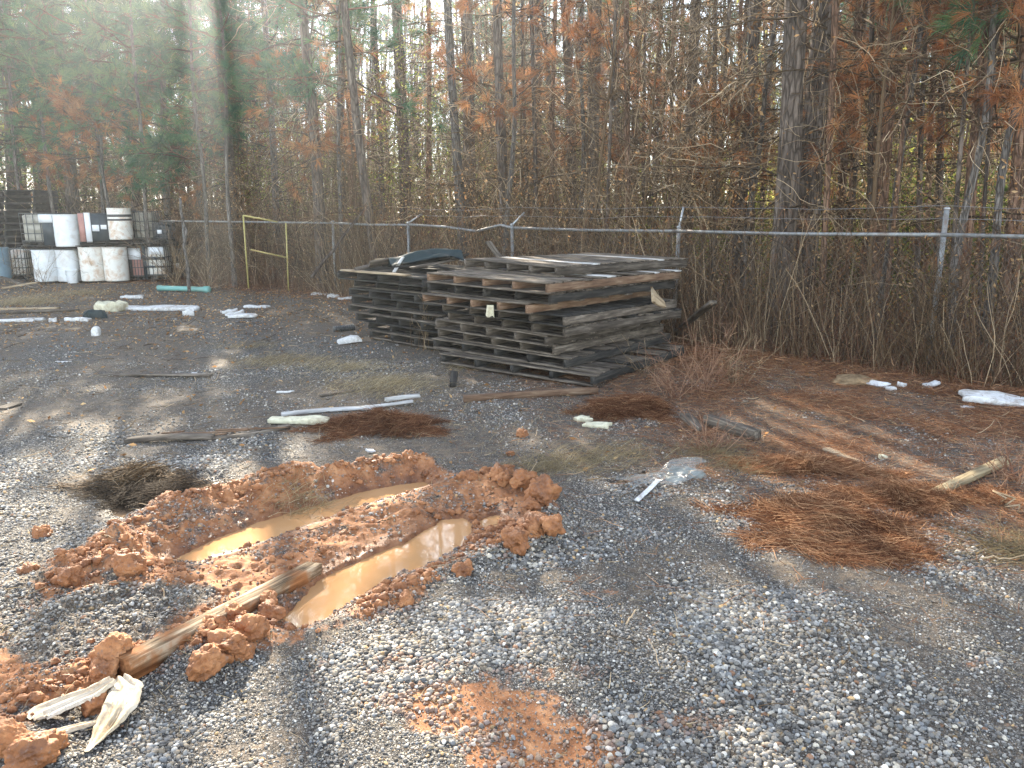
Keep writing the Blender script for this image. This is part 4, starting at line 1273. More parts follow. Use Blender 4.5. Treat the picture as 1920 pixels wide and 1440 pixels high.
LS = 0
def ground_plank(a, b, W, T, mat, label, **k):
    return plank(k.pop('name', 'board'), gp(*a, T / 2 + k.pop('la', 0)), gp(*b, T / 2 + k.pop('lb', 0)), W, T, mat, label, **k)
ground_plank((188, 703), (398, 706), .085, .02, M['wood'], 'long thin grey board lying on the far left gravel', seed=11, warp=.02)
ground_plank((238, 825), (400, 821), .075, .035, M['wood'], 'grey board under the splintered brown wood', seed=12, warp=.02)
ground_plank((395, 821), (545, 799), .06, .03, M['wood'], 'weathered grey board running up to the aged foam slab', seed=13, warp=.015)
for k, (a, b, w) in enumerate([((322, 814), (470, 806), .03), ((340, 818), (430, 812), .04), ((400, 808), (540, 800), .025), ((300, 812), (350, 808), .02)]):
    ground_plank(a, b, w, .012, M['wood_brown'], ['longest splinter of brown wood on the pair of grey boards', 'short wide splinter of brown wood beside the grey board', 'thin brown splinter reaching to the foam slab', 'smallest brown splinter at the left tip of the splinters'][k], name='splinter', seed=14 + k, cat='wood splinter', group='splintered brown wood', la=.03, lb=.03, rag=.04, w2=.4)
ground_plank((527, 778), (700, 764), .07, .025, M['wood_white'], 'bleached pale board in front of the red needle heap', seed=20, warp=.012)
ground_plank((640, 768), (775, 752), .05, .02, M['wood_white'], 'thin bleached board overlapping the needle heap', seed=21, lb=.03)
ground_plank((722, 750), (786, 741), .055, .03, M['wood_white'], 'short white flaking board on top of the bleached boards', seed=22, la=.05, lb=.04)
ground_plank((600, 742), (700, 726), .045, .02, M['wood'], 'small dark grey board behind the bleached boards', seed=23)
ground_plank((868, 748), (1120, 731), .065, .06, M['wood_brown'], 'brown square timber lying in front of the pallet stack', seed=24)
ground_plank((1325, 786), (1420, 818), .085, .085, M['wood'], 'grey square post end lying right of the dry bush', seed=25)
ground_plank((1283, 780), (1316, 806), .085, .05, M['wood'], 'short grey block of wood half hidden by the dry bush', seed=26)
ground_plank((1548, 842), (1612, 866), .07, .02, M['wood_tan'], 'pale split slat lying behind the right needle heap', seed=27, w2=.5)
ground_plank((1752, 925), (1886, 862), .075, .035, M['wood_olive'], 'tan square post lying across the right edge of the needles', seed=28, lb=.03, warp=.001)
ground_plank((0, 767), (32, 757), .11, .02, M['wood'], 'short broken grey board at the left edge of the gravel', seed=29)
ground_plank((-20, 587), (150, 581), .10, .04, M['wood'], 'pale grey board beside the litter at the far left', seed=30)
ground_plank((-30, 579), (110, 578), .12, .03, M['wood_tan'], 'tan board lying behind the pale grey board at the far left', seed=31)
ground_plank((0, 519), (70, 541), .10, .04, M['wood'], 'grey board sloping down below the blue drum', seed=32, la=.25)
ground_plank((4, 541), (70, 529), .09, .04, M['wood_tan'], 'tan board crossing under the sloping grey board', seed=33, lb=.12)
ground_plank((190, 532), (330, 523), .06, .03, M['wood_brown'], 'thin brown board in front of the drums and totes', seed=34)
ground_plank((850, 722), (852, 700), .07, .06, M['wood_dark'], 'short dark block of wood standing left of the pallets', seed=35, lb=.06)
plank('leaning_board', gp(1258, 630, .02), PX(1338, 8.9, PZ(566, 8.9)), .09, .04, M['wood'], 'grey board leaning at the right side of the pallet stack', 'board', 36)
plank('leaning_board', PX(944, 11.6, PZ(492, 11.6)), PX(915, 11.9, PZ(453, 11.9)), .10, .03, M['wood'], 'short grey board poking up behind the pallet stack', 'board', 37)

# the post sunk in the mud
def mud_post():
    a = np.array(G(228, 1258, .05)); b = np.array(G(592, 1068, -.02))
    o = plank('timber_post', a, b, .085, .085, None, 'long square timber half sunk in the clay between the puddles', 'timber', 40, warp=.001, cham=.003, rag=.02)
    n = NT('muddy_timber')
    v = n.coord('Object', (1.2, 12, 12)); g = n.noise(v, 3, 6, .65, .4)
    wd = n.ramp(g, [(.36, (.035, .022, .013)), (.5, (.18, .125, .075)), (.62, (.40, .31, .21))])
    m1 = n.noise(n.coord('Object'), 4, 5, .65)
    tc = n.n('ShaderNodeTexCoord'); sx = n.n('ShaderNodeSeparateXYZ'); n.l(tc.outputs['Object'], sx.inputs[0])
    mud = n.math('ADD', n.math('ADD', m1, n.math('MULTIPLY', sx.outputs[0], -.16)), n.math('MULTIPLY', sx.outputs[2], -1.6))
    mm = n.ramp(mud, [(.44, (0, 0, 0)), (.56, (1, 1, 1))])
    c = n.mix(mm, wd, n.ramp(g, [(.35, (.12, .045, .016)), (.65, (.33, .145, .058))]))
    o.data.materials.clear(); o.data.materials.append(n.fin(c, .8, n.bump(g, .8, .01), .12))
    return a, b
MUD_A, MUD_B = mud_post()

# torn pale strips of cloth trailing from the end of the post
def cloth_strip(pts, w0, label, seed, mat, name='torn_strip'):
    """pts: list of (px,py,lift,width)"""
    r = rng(seed)
    C = []
    for px, py, lf, w in pts:
        C.append([*gp(px, py, lf), w])
    C = np.array(C); t = np.linspace(0, len(C) - 1, 34); i = np.minimum(t.astype(int), len(C) - 2); f = (t - i)
    f = f * f * (3 - 2 * f) * .5 + f * .5
    P = C[i] * (1 - f[:, None]) + C[i + 1] * f[:, None]
    D = np.gradient(P[:, :3], axis=0); D[:, 2] *= .3; D /= np.linalg.norm(D, axis=1, keepdims=True)
    A = np.column_stack([-D[:, 1], D[:, 0], np.zeros(len(P))])
    m = 15; s_ = np.linspace(-.5, .5, m)
    fold = np.array([.011 * np.sin(s_ * 17 + P[k, 0] * 6 + seed) + .004 * np.sin(s_ * 31 + P[k, 1] * 11) for k in range(len(P))])
    ed = 1 + .05 * r.normal(0, 1, (len(P), 1)) * (np.abs(s_)[None] > .4)
    V = P[:, None, :3] + A[:, None, :] * (s_[None, :, None] * P[:, 3, None, None] * ed[..., None])
    V[..., 2] += fold * np.minimum(1, P[:, 3:4] / .06) * .55 + .006
    gz = H(V[..., 0].ravel(), V[..., 1].ravel()).reshape(V.shape[:2]); V[..., 2] = np.maximum(V[..., 2], gz + .006)
    V2 = V.copy(); V2[..., 2] -= .002
    K = len(P); idx = np.arange(K * m).reshape(K, m)
    F = np.stack([idx[:-1, :-1], idx[:-1, 1:], idx[1:, 1:], idx[1:, :-1]], -1).reshape(-1, 4)
    o = MB().add(V.reshape(-1, 3), F).obj(name, mat, None, True)
    return o
def m_cloth():
    n = NT('torn_fibre_cloth')
    v = n.n('ShaderNodeNewGeometry').outputs['Position']
    g = n.noise(v, 22, 5, .7, 1.2); b = n.noise(v, 6, 4, .6)
    c = n.ramp(b, [(.35, (.30, .22, .13)), (.5, (.46, .38, .27)), (.7, (.56, .50, .40))])
    c = n.mix(n.ramp(g, [(.5, (0, 0, 0)), (.7, (.6, .6, .6))]), c, (.24, .16, .10))
    return n.fin(c, .8, n.bump(g, .6, .01), .2)
M['cloth'] = m_cloth()
CL = empty('torn_cloth', gp(222, 1282, .02), 'torn pale fibrous cloth with frayed tails lying at the muddy end of the timber', 'cloth')
for k, pts in enumerate([
        [(222, 1272, .04, .06), (236, 1292, .055, .11), (226, 1322, .05, .12), (200, 1362, .03, .09), (178, 1394, .015, .035), (162, 1412, .01, .015)],
        [(212, 1276, .055, .05), (170, 1302, .05, .075), (120, 1320, .035, .10), (78, 1338, .02, .12), (60, 1352, .01, .05)],
        [(206, 1330, .02, .03), (180, 1356, .02, .03), (120, 1372, .02, .04), (60, 1392, .015, .045), (10, 1425, .015, .02)],
        [(226, 1318, .05, .05), (214, 1350, .035, .035), (196, 1380, .02, .02), (190, 1392, .01, .01)]]):
    o = cloth_strip(pts, 0, '', 60 + k, M['cloth'], 'strip')
    me = o.data; o.parent = CL; o.matrix_parent_inverse = Matrix.Translation(-Vector(CL.location))

# ------------------------------------------------------------------ pallets
def pallet(loc, ang, L_, W_, seed, label, group, mats=('wood', 'wood', 'wood'), tilt=(0, 0), nst=5, drop=(), H_=.115, name='wooden_pallet'):
    """loc is the near corner; stringers run along local +x, the open face along local +y"""
    r = rng(seed)
    e = empty(name, loc, label, 'pallet', group, (tilt[0], tilt[1], ang))
    T = .016; hs = H_ - 2 * T - .002
    for k in range(nst):
        y = .02 + (W_ - .04) * k / (nst - 1)
        V, F = board_vf(L_, .042, hs, seed * 31 + k, .002, .004, 10, .003)
        o = obj('stringer', MB().add(V, F).mesh('stringer', M[mats[0]]), e, (L_ / 2 + r.normal(0, .006), y, T + hs / 2 + .001))
    nt = int(L_ / .135)
    for k in range(nt):
        if k in drop: continue
        w = r.uniform(.085, .125)
        x = .05 + (L_ - .1) * k / (nt - 1)
        V, F = board_vf(W_ * r.uniform(.985, 1.02), w, T, seed * 57 + k, .004, .012, 10, .002)
        mt = M[mats[1]] if r.uniform() > .15 else M[mats[2]]
        obj('deck_board', MB().add(V, F).mesh('deck_board', mt), e, (x, W_ / 2 + r.normal(0, .006), H_ - T / 2 + r.normal(0, .0008)), (0, 0, pi / 2 + r.normal(0, .006)))
    nb = 6
    for k in range(nb):
        w = r.uniform(.085, .12); x = .05 + (L_ - .1) * k / (nb - 1)
        V, F = board_vf(W_, w, T, seed * 91 + k, .003, .012, 8, .002)
        obj('bottom_board', MB().add(V, F).mesh('bottom_board', M[mats[1]]), e, (x, W_ / 2, T / 2), (0, 0, pi / 2 + r.normal(0, .004)))
    return e
GM, GL = 'pallets of the large stack', 'pallets of the dark stack'
# px, distance and turn of each near corner, from the ground up
MAIN = [
    (1112, 7.55, .125, 2.15, 2.05, 'bottom pallet of the large stack, its near corner resting on the gravel', ('wood_dark', 'wood', 'wood_dark'), (0, 0)),
    (1062, 7.85, .06, 2.2, 2.0, 'second lowest pallet of the large stack, dark and pushed right', ('wood_dark', 'wood', 'wood_dark'), (0, 0)),
    (1040, 7.98, .02, 2.12, 1.85, 'third pallet from the ground in the large stack, with a clean grey side beam', ('wood', 'wood', 'wood'), (0, 0)),
    (1026, 7.90, .0, 2.1, 1.8, 'fourth pallet from the ground in the large stack, under the overhanging ones', ('wood', 'wood', 'wood_tan'), (0, 0)),
    (1060, 7.72, -.02, 2.1, 1.83, 'fifth pallet from the ground in the large stack', ('wood', 'wood', 'wood_dark'), (0, 0)),
    (1059, 7.66, .02, 2.12, 1.83, 'sixth pallet from the ground in the large stack, open gaps facing left', ('wood', 'wood_dark', 'wood'), (0, 0)),
    (990, 7.74, .03, 2.3, 1.6, 'brownish pallet fourth from the top of the large stack, set back at its corner', ('wood_brown', 'wood', 'wood_tan'), (0, 0)),
    (1033, 7.62, .0, 2.25, 1.9, 'third pallet from the top of the large stack, with a dark side beam', ('wood_dark', 'wood', 'wood'), (0, 0)),
    (1028, 7.52, -.02, 2.3, 1.88, 'second pallet from the top of the large stack, with a brown side beam', ('wood_brown', 'wood', 'wood_white'), (0, 0)),
    (1044, 8.12, -.10, 2.2, 1.62, 'pale top pallet of the large stack', ('wood', 'wood', 'wood_white'), (0, 0)),
]
PH = .1165
for k, (px, Yd, da, L_, W_, lab, mt, tl) in enumerate(MAIN):
    z = .02 + k * PH
    p = PX(px, Yd, z)
    pallet((p[0], Yd, z), radians(46) + da, L_, W_, 2000 + k, lab, GM, mt, tl, drop={0: (9, 12), 4: (7,), 8: (5, 9)}.get(k, ()))
LEFT = [
    (694, 10.6, .0, 'lowest pallet of the dark stack'), (690, 10.7, .02, 'second lowest pallet of the dark stack'),
    (668, 10.75, -.02, 'third pallet from the ground in the dark stack'), (654, 10.8, .0, 'fourth pallet from the ground in the dark stack, jutting left'),
    (660, 10.85, .03, 'fourth pallet from the top of the dark stack'), (654, 10.85, .0, 'third pallet from the top of the dark stack'),
    (664, 10.9, .02, 'second pallet from the top of the dark stack'), (632, 10.95, -.02, 'top pallet of the dark stack, under the heap of dark boards')]
for k, (px, Yd, da, lab) in enumerate(LEFT):
    z = .02 + k * .113; W_ = 1.9
    p = PX(px, Yd, z); a = radians(48) + da
    nx_, ny_ = p[0] + sin(a) * W_, Yd - cos(a) * W_
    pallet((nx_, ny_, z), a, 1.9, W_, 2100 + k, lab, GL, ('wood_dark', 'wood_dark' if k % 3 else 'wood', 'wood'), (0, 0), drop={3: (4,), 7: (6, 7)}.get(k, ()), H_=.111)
# stray boards on top of the dark stack
def heap():
    r = rng(55); z0 = .02 + 8 * .113
    c = PX(770, 10.9, z0)
    labs = ['long dark board lying on the near edge of the heap', 'dark board crossing under the tarpaulin', 'thin dark board pointing up to the right', 'dark board at the back of the heap',
            'dark board sloping down to the left of the heap', 'short dark board in the middle of the heap', 'narrow dark board under the crossing ones', 'dark weathered board on the right of the heap',
            'dark grey board leaning on the heap', 'broad dark board at the bottom of the heap', 'dark board topmost on the heap', 'split dark board on the right end of the heap', 'dark lath lying along the back of the heap']
    spec = [((690, 492), (840, 474), 10.6), ((715, 494), (850, 480), 10.9), ((740, 484), (868, 470), 11.1), ((705, 488), (800, 486), 11.3), ((665, 503), (760, 478), 10.6),
            ((755, 492), (820, 484), 10.5), ((740, 497), (845, 486), 10.4), ((790, 490), (880, 474), 10.9), ((770, 500), (860, 482), 10.3), ((680, 500), (800, 496), 10.7), ((748, 476), (846, 472), 10.9), ((800, 480), (872, 478), 11.4), ((720, 482), (850, 476), 11.5)]
    for k, ((x0, y0), (x1, y1), Yd) in enumerate(spec):
        a = PX(x0, Yd, PZ(y0 + 3, Yd)); b = PX(x1, Yd + .5, PZ(y1 + 3, Yd + .5))
        a[2] = max(a[2], z0 + .012); b[2] = max(b[2], z0 + .012)
        plank('loose_board', a, b, r.uniform(.07, .12), .022, M['wood_dark'] if k % 4 else M['wood'], labs[k], 'board', 70 + k, r.normal(0, .25), group='loose boards on the dark stack', rag=.03)
    plank('loose_board', PX(703, 11.6, PZ(489, 11.6)), PX(762, 11.6, PZ(489, 11.6)), .10, .06, M['wood_tan'], 'pale tan board end sticking out behind the heap', 'board', 90, group='loose boards on the dark stack')
    plank('loose_board', PX(738, 10.35, z0 + .02), PX(756, 10.55, PZ(482, 10.5)), .05, .02, M['wood_white'], 'pale slat standing up against the heap', 'board', 91, group='loose boards on the dark stack')
    plank('loose_board', PX(845, 10.9, PZ(484, 10.9)), PX(888, 11.0, PZ(490, 11.)), .08, .03, M['wood_white'], 'whitish board on the right foot of the heap', 'board', 92, group='loose boards on the dark stack')
    plank('loose_board', PX(643, 10.85, .02 + 8 * .113 + .02), PX(766, 9.85, .02 + 8 * .113 + .02), .12, .022, M['wood_tan'], 'pale tan board along the open edge of the top dark pallet', 'board', 93, group='loose boards on the dark stack', rag=.03)
    # tarpaulin
    n = 26; u, v = np.meshgrid(np.linspace(-.5, .5, n), np.linspace(-.5, .5, n))
    V = np.stack([u * 1.0, v * .5, .10 * np.exp(-(v / .3) ** 2) + .03 * np.sin(u * 9) * np.sin(v * 11) + .05 * fbm(u * 6 + 3, v * 6 + 3, s=5) - .12 * np.abs(u) ** 2 * 2], -1)
    idx = np.arange(n * n).reshape(n, n); F = np.stack([idx[:-1, :-1], idx[:-1, 1:], idx[1:, 1:], idx[1:, :-1]], -1).reshape(-1, 4)
    V2 = V.copy(); V2[..., 2] -= .012
    p = PX(798, 10.75, PZ(487, 10.75))
    mb = MB().add(V.reshape(-1, 3), F).add(V2.reshape(-1, 3), F[:, ::-1])
    o = mb.obj('tarpaulin', M['tarp'], None, True); o.location = tuple(p); o.rotation_euler = (0, -.10, .3)
    tag(o, 'crumpled dark blue green sheet lying over the heap of boards', 'tarpaulin')
heap()

# paper scrap and broken slab caught in the large stack
def rag():
    n = 10; u, v = np.meshgrid(np.linspace(-.5, .5, n), np.linspace(0, 1, n))
    V = np.stack([u * (.10 + .03 * v), .02 * np.sin(u * 7) - .012 * np.abs(u), -v * .12 + .01 * np.sin(u * 13) * v], -1)
    idx = np.arange(n * n).reshape(n, n); F = np.stack([idx[:-1, :-1], idx[:-1, 1:], idx[1:, 1:], idx[1:, :-1]], -1).reshape(-1, 4)
    V2 = V.copy(); V2[..., 1] += .004
    o = MB().add(V.reshape(-1, 3), F).add(V2.reshape(-1, 3), F[:, ::-1]).obj('paper_scrap', M['foam_yellow'], None, True)
    Yd = 7.98; p = PX(924, Yd, PZ(570, Yd)); o.location = tuple(p + np.array([-.02, -.10, 0])); o.rotation_euler = (0, .05, -.7)
    tag(o, 'cream scrap of paper hanging from the middle of the large stack', 'paper scrap')
    V, F = board_vf(.34, .20, .03, 5, .01, .05, 8, .004, .35)
    o = obj('broken_slab', MB().add(V, F).mesh('broken_slab', M['wood_tan'])); Yd = 8.72
    o.location = tuple(PX(1228, Yd, PZ(560, Yd)) + np.array([.03, -.08, 0])); o.rotation_euler = (1.1, .5, .8)
    tag(o, 'tan broken piece of wood jammed in the right side of the large stack', 'wood piece')
rag()

# ------------------------------------------------------------------ drums, totes and other containers
def drum(loc, R_, Hh, label, group, mat, band=None, seed=0, name='drum', tilt=0., lidcol=None):
    e = empty(name, loc, label, 'drum', group, (tilt, tilt * .6, rng(seed).uniform(0, 6)))
    pr = [(R_ * .93, 0), (R_ * .97, .012)]
    for z in np.linspace(.03, 1, 34)[:-1]:
        z_ = z * Hh; b = sum(.032 * np.exp(-((z - c) / .014) ** 2) for c in (.34, .66)) + .004 * math.sin(z * pi)
        pr.append((R_ * (1 + b - .01), z_))
    pr += [(R_ * .985, Hh * .99)]
    V, F = lathe(pr, 40); body = MB().add(V, F).obj('body', mat, e, True)
    V, F = lathe([(R_ * .5, Hh * .985), (R_ * .95, Hh * .985), (R_ * .97, Hh * .998), (R_ * 1.02, Hh * 1.0), (R_ * 1.025, Hh * .975), (R_ * .99, Hh * .965)], 40)
    MB().add(V, F).obj('lid', lidcol or mat, e, True)
    if band is not None:
        for z0, z1 in band:
            V, F = lathe([(R_ * 1.012, Hh * z0), (R_ * 1.018, Hh * z0 + .002), (R_ * 1.018, Hh * z1 - .002), (R_ * 1.012, Hh * z1)], 40)
            MB().add(V, F).obj('band', M['plastic_black'], e, True)
    return e

DY = 19.2
def dz(py, Y=DY): return PZ(py, Y)
DR = 'drums in front of the woods'
# lower row: photo column span and top row
def drum_at(x0, x1, top, bot, label, mat, Y=DY, **k):
    zb = max(PZ(bot, Y), 0.0); zt = PZ(top, Y); a = PX(x0, Y, zb); b = PX(x1, Y, zb)
    return drum(((a[0] + b[0]) / 2, Y, zb), (b[0] - a[0]) / 2 * .96, zt - zb, label, DR, mat, **k)
drum_at(68, 112, 468, 527, 'white drum with a blue mark, leftmost of the lower row of drums', M['plastic_white'], seed=1)
drum_at(111, 153, 468, 527, 'white drum behind the small bucket', M['plastic_white'], Y=19.35, seed=2)
drum_at(155, 201, 463, 526, 'stained white drum left of the middle of the lower row', M['plastic_stain'], seed=3)
drum_at(199, 243, 463, 526, 'stained white drum, rightmost of the lower row of drums', M['plastic_stain'], seed=4)
drum_at(107, 153, 402, 462, 'white ribbed drum standing between two upper totes', M['plastic_white'], Y=19.3, seed=5)
drum_at(207, 250, 390, 449, 'cream drum with two black bands in the upper row', M['plastic_stain'], band=((.60, .66), (.72, .80)), seed=6)
drum_at(-22, 21, 464, 522, 'dull blue drum at the left edge of the photo', M['plastic_blue'], Y=19.0, seed=7)

def tote(x0, x1, top, bot, label, seed, Y=DY, panels=(), bottle='tote', depth=None, cage='cage'):
    zb = max(PZ(bot, Y), 0.0); zt = PZ(top, Y); a = PX(x0, Y, zb); b = PX(x1, Y, zb); w = b[0] - a[0]; h = zt - zb; d = depth or w
    e = empty('tote', (a[0], Y, zb), label, 'tote', 'caged totes in front of the woods')
    V, F = box_vf(.03, w - .03, .03, d - .03, .10, h - .03)
    bm_ = MB()
    # bottle with rounded edges
    c = .05; sec = [(.03 + c, .03), (w - .03 - c, .03), (w - .03, .03 + c), (w - .03, d - .03 - c), (w - .03 - c, d - .03), (.03 + c, d - .03), (.03, d - .03 - c), (.03, .03 + c)]
    zs = [.10, .13, h * .35, h * .38, h * .41, h * .65, h * .68, h * .71, h - .06, h - .03]; ins = [.03, 0, 0, .012, 0, 0, .012, 0, 0, .04]
    V = []
    for z, i_ in zip(zs, ins):
        for x, y in sec: V.append((x + (i_ if x < w / 2 else -i_), y + (i_ if y < d / 2 else -i_), z))
    idx = np.arange(len(V)).reshape(len(zs), 8); F = np.stack([idx[:-1], np.roll(idx, -1, 1)[:-1], np.roll(idx, -1, 1)[1:], idx[1:]], -1).reshape(-1, 4)
    bm_.add(np.array(V), [F, idx[:1, ::-1], idx[-1:]]).obj('bottle', M[bottle], e)
    cg = MB()
    for t in np.linspace(0, 1, 6):
        for (x, y) in ((w * t, 0), (w * t, d)):
            V, F = bar_vf((x, y, .08), (x, y, h), .009, 6); cg.add(V, F)
        for (x, y) in ((0, d * t), (w, d * t)):
            V, F = bar_vf((x, y, .08), (x, y, h), .009, 6); cg.add(V, F)
    for z in (.12, h * .38, h * .68, h):
        for p, q in (((0, 0, z), (w, 0, z)), ((0, d, z), (w, d, z)), ((0, 0, z), (0, d, z)), ((w, 0, z), (w, d, z))):
            V, F = bar_vf(p, q, .011, 6); cg.add(V, F)
    cg.obj('cage', M[cage], e)
    pl = MB()
    for x in (0, w / 2 - .04, w - .08):
        pl.add(*box_vf(x, x + .08, 0, d, 0, .07))
    pl.add(*box_vf(0, w, .002, d, .072, .09)); pl.obj('base_pallet', M['wood_dark'], e)
    for (u0, u1, v0, v1, mt, nm, lb) in panels:
        q = MB().add(*box_vf(w * u0, w * u1, -.022 - .004 * (nm == 'label'), -.014, h * v0, h * v1)).obj(nm, M[mt], e)
        if lb: q['label'] = lb
    return e
M['panel_white'] = m_plain('white_panel', (.62, .64, .66), (.74, .76, .78), 6, .6, .05, .002, .3, 0., (.3, .25, .2), .25)
M['panel_dark'] = m_plain('dark_panel', (.012, .02, .026), (.03, .042, .05), 6, .5)
tote(43, 106, 400, 461, 'upper tote with a white sheet label and dark side panel', 21, panels=((.66, 1.0, .02, .95, 'panel_dark', 'side_panel', ''), (.58, .98, .72, .97, 'panel_white', 'label', '')))
tote(152, 206, 400, 454, 'upper tote with faded red and white strips beside a dark panel', 22, panels=((.0, .20, .0, 1.0, 'red_panel', 'red_strip', ''), (.22, .42, -.02, 1.02, 'panel_white', 'white_strip', ''), (.44, 1.0, .05, .98, 'panel_dark', 'side_panel', ''), (.46, .70, .38, .60, 'panel_white', 'label', ''), (.76, .96, .45, .60, 'panel_white', 'label', '')))
tote(250, 290, 396, 455, 'upper tote hung with dry leaves right of the banded drum', 23, Y=19.5)
tote(289, 318, 418, 455, 'small dark upper box with a tiny white label', 24, Y=19.3, bottle='plastic_black', panels=((.30, .58, .45, .65, 'panel_white', 'label', ''),))
tote(245, 272, 462, 526, 'pinkish tote right of the stained drums', 25, Y=19.4, bottle='red_panel', panels=((.05, .9, .62, .95, 'panel_white', 'label', ''),))
tote(273, 313, 462, 524, 'dark framed tote with a white upper panel, lower right', 26, bottle='plastic_stain', panels=((.0, .14, .0, 1.0, 'panel_dark', 'side_panel', ''), (.30, .98, .76, .98, 'panel_white', 'label', ''), (.0, 1., .60, .68, 'panel_dark', 'cross_panel', ''), (.0, 1., .36, .42, 'panel_dark', 'cross_panel', '')))
tote(320, 350, 466, 526, 'small dark tote half hidden in the brush, last on the right', 27, Y=19.8, bottle='plastic_black', panels=((.3, .7, .4, .55, 'panel_white', 'label', ''),))
tote(20, 52, 466, 524, 'pale tote covered with bare branches next to the blue drum', 28, Y=19.5, bottle='plastic_stain')
tote(212, 244, 392, 450, 'dull tote standing behind the banded drum', 30, Y=20.2)
# pallets that carry the upper row
for k, (x0, x1, py, lab) in enumerate([(40, 156, 463, 'dark pallet carrying the upper tote and drum'), (150, 250, 456, 'dark pallet under the banded drum'), (246, 322, 458, 'dark pallet under the leaf covered tote')]):
    a = PX(x0, DY - .05, PZ(py, DY)); b = PX(x1, DY - .05, PZ(py, DY))
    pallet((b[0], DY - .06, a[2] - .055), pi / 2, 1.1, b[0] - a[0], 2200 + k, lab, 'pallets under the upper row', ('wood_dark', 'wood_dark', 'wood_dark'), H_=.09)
# tall stack of dark pallets at the far left
for k in range(13):
    z = .02 + k * .175; a = PX(-45, 21, z); Wp = 1.55
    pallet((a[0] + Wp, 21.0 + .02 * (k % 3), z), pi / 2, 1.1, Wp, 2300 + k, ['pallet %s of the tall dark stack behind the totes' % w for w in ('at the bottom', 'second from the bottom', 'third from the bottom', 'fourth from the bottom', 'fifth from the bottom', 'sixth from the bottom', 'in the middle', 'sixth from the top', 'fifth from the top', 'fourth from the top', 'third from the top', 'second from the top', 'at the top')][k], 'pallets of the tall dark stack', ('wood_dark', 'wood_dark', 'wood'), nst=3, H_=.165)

def bucket():
    p = G(137, 531); s = .0135; R_ = .135
    e = empty('bucket', (p[0], p[1], 0), 'small white bucket standing in front of the lower drums', 'bucket')
    V, F = lathe([(R_ * .82, 0), (R_ * .86, .01), (R_ * .97, .24), (R_, .30), (R_ * 1.05, .31), (R_ * 1.05, .335), (R_ * .96, .335), (R_ * .92, .30), (R_ * .8, .02)], 32)
    MB().add(V, F).obj('body', M['plastic_white'], e, True)
    a = np.linspace(0, pi, 14); P = [(R_ * 1.06 * cos(t), -R_ * .9 * sin(t) * .8 - .02, .30 - .12 * sin(t)) for t in a]
    V, F = pipe_vf(P, .0035, 5); MB().add(V, F).obj('handle', M['wire'], e)
bucket()

def teal_pipe():
    a = np.array(gp(297, 540, .06)); b = np.array(gp(392, 543, .06))
    V, F = lathe([(.055, -.02), (.075, 0), (.075, .12), (.058, .14), (.058, 1.26), (.066, 1.28), (.066, 1.36), (.04, 1.36)], 20)
    o = MB().add(V, F).obj('teal_pipe', M['teal'], None, True); o.location = tuple(b)
    o.rotation_mode = 'QUATERNION'; o.rotation_quaternion = Vector(a - b).to_track_quat('Z', 'Y'); o.scale = (1, 1, np.linalg.norm(a - b) / 1.36)
    tag(o, 'teal plastic pipe lying on the leaves in front of the totes', 'pipe')
teal_pipe()

# ------------------------------------------------------------------ foam and other litter
def chunk(px, py, w, d, h, label, cat, mat, seed, rz=0., name='foam_slab', tilt=(0, 0), ragged=.02, lift=0.):
    """a broken slab of foam: rounded block with an uneven outline"""
    r = rng(seed); g = gp(px, py, 0)
    n, m, q = 14, 10, 3
    an = np.linspace(0, 2 * pi, 40, endpoint=False); pw = .28
    cx = np.sign(np.cos(an)) * np.abs(np.cos(an)) ** pw * w / 2; cy = np.sign(np.sin(an)) * np.abs(np.sin(an)) ** pw * d / 2
    nz = 1 + (ragged + .035) * 9 * (fbm(np.cos(an) * 2 + seed, np.sin(an) * 2, s=seed, o=4) - .5)
    cx, cy = cx * nz, cy * nz
    V = []
    for z, s_ in ((0, .96), (h * .12, 1.0), (h * .85, 1.0), (h * .97, .975), (h, .94), (h * 1.0, .6), (h * 1.0, .25)):
        z = z * (.35 + 1.15 * fbm(cx * s_ * 3.5 / max(w, .2) + seed, cy * s_ * 4 + 3, s=seed + 2, o=2))
        zz = z + .30 * h * (fbm(cx * s_ * 12 + seed, cy * s_ * 12, s=seed + 1) - .5)
        V.append(np.column_stack([cx * s_, cy * s_, zz]))
    V = np.concatenate(V); idx = np.arange(len(V)).reshape(7, 40)
    F = np.stack([idx[:-1], np.roll(idx, -1, 1)[:-1], np.roll(idx, -1, 1)[1:], idx[1:]], -1).reshape(-1, 4)
    o = MB().add(V, [F, idx[:1, ::-1], idx[-1:]]).obj(name, mat)
    o.location = (g[0], g[1], g[2] + lift); o.rotation_euler = (tilt[0], tilt[1], rz)
    return tag(o, label, cat)
W_, Y_ = M['foam'], M['foam_yellow']
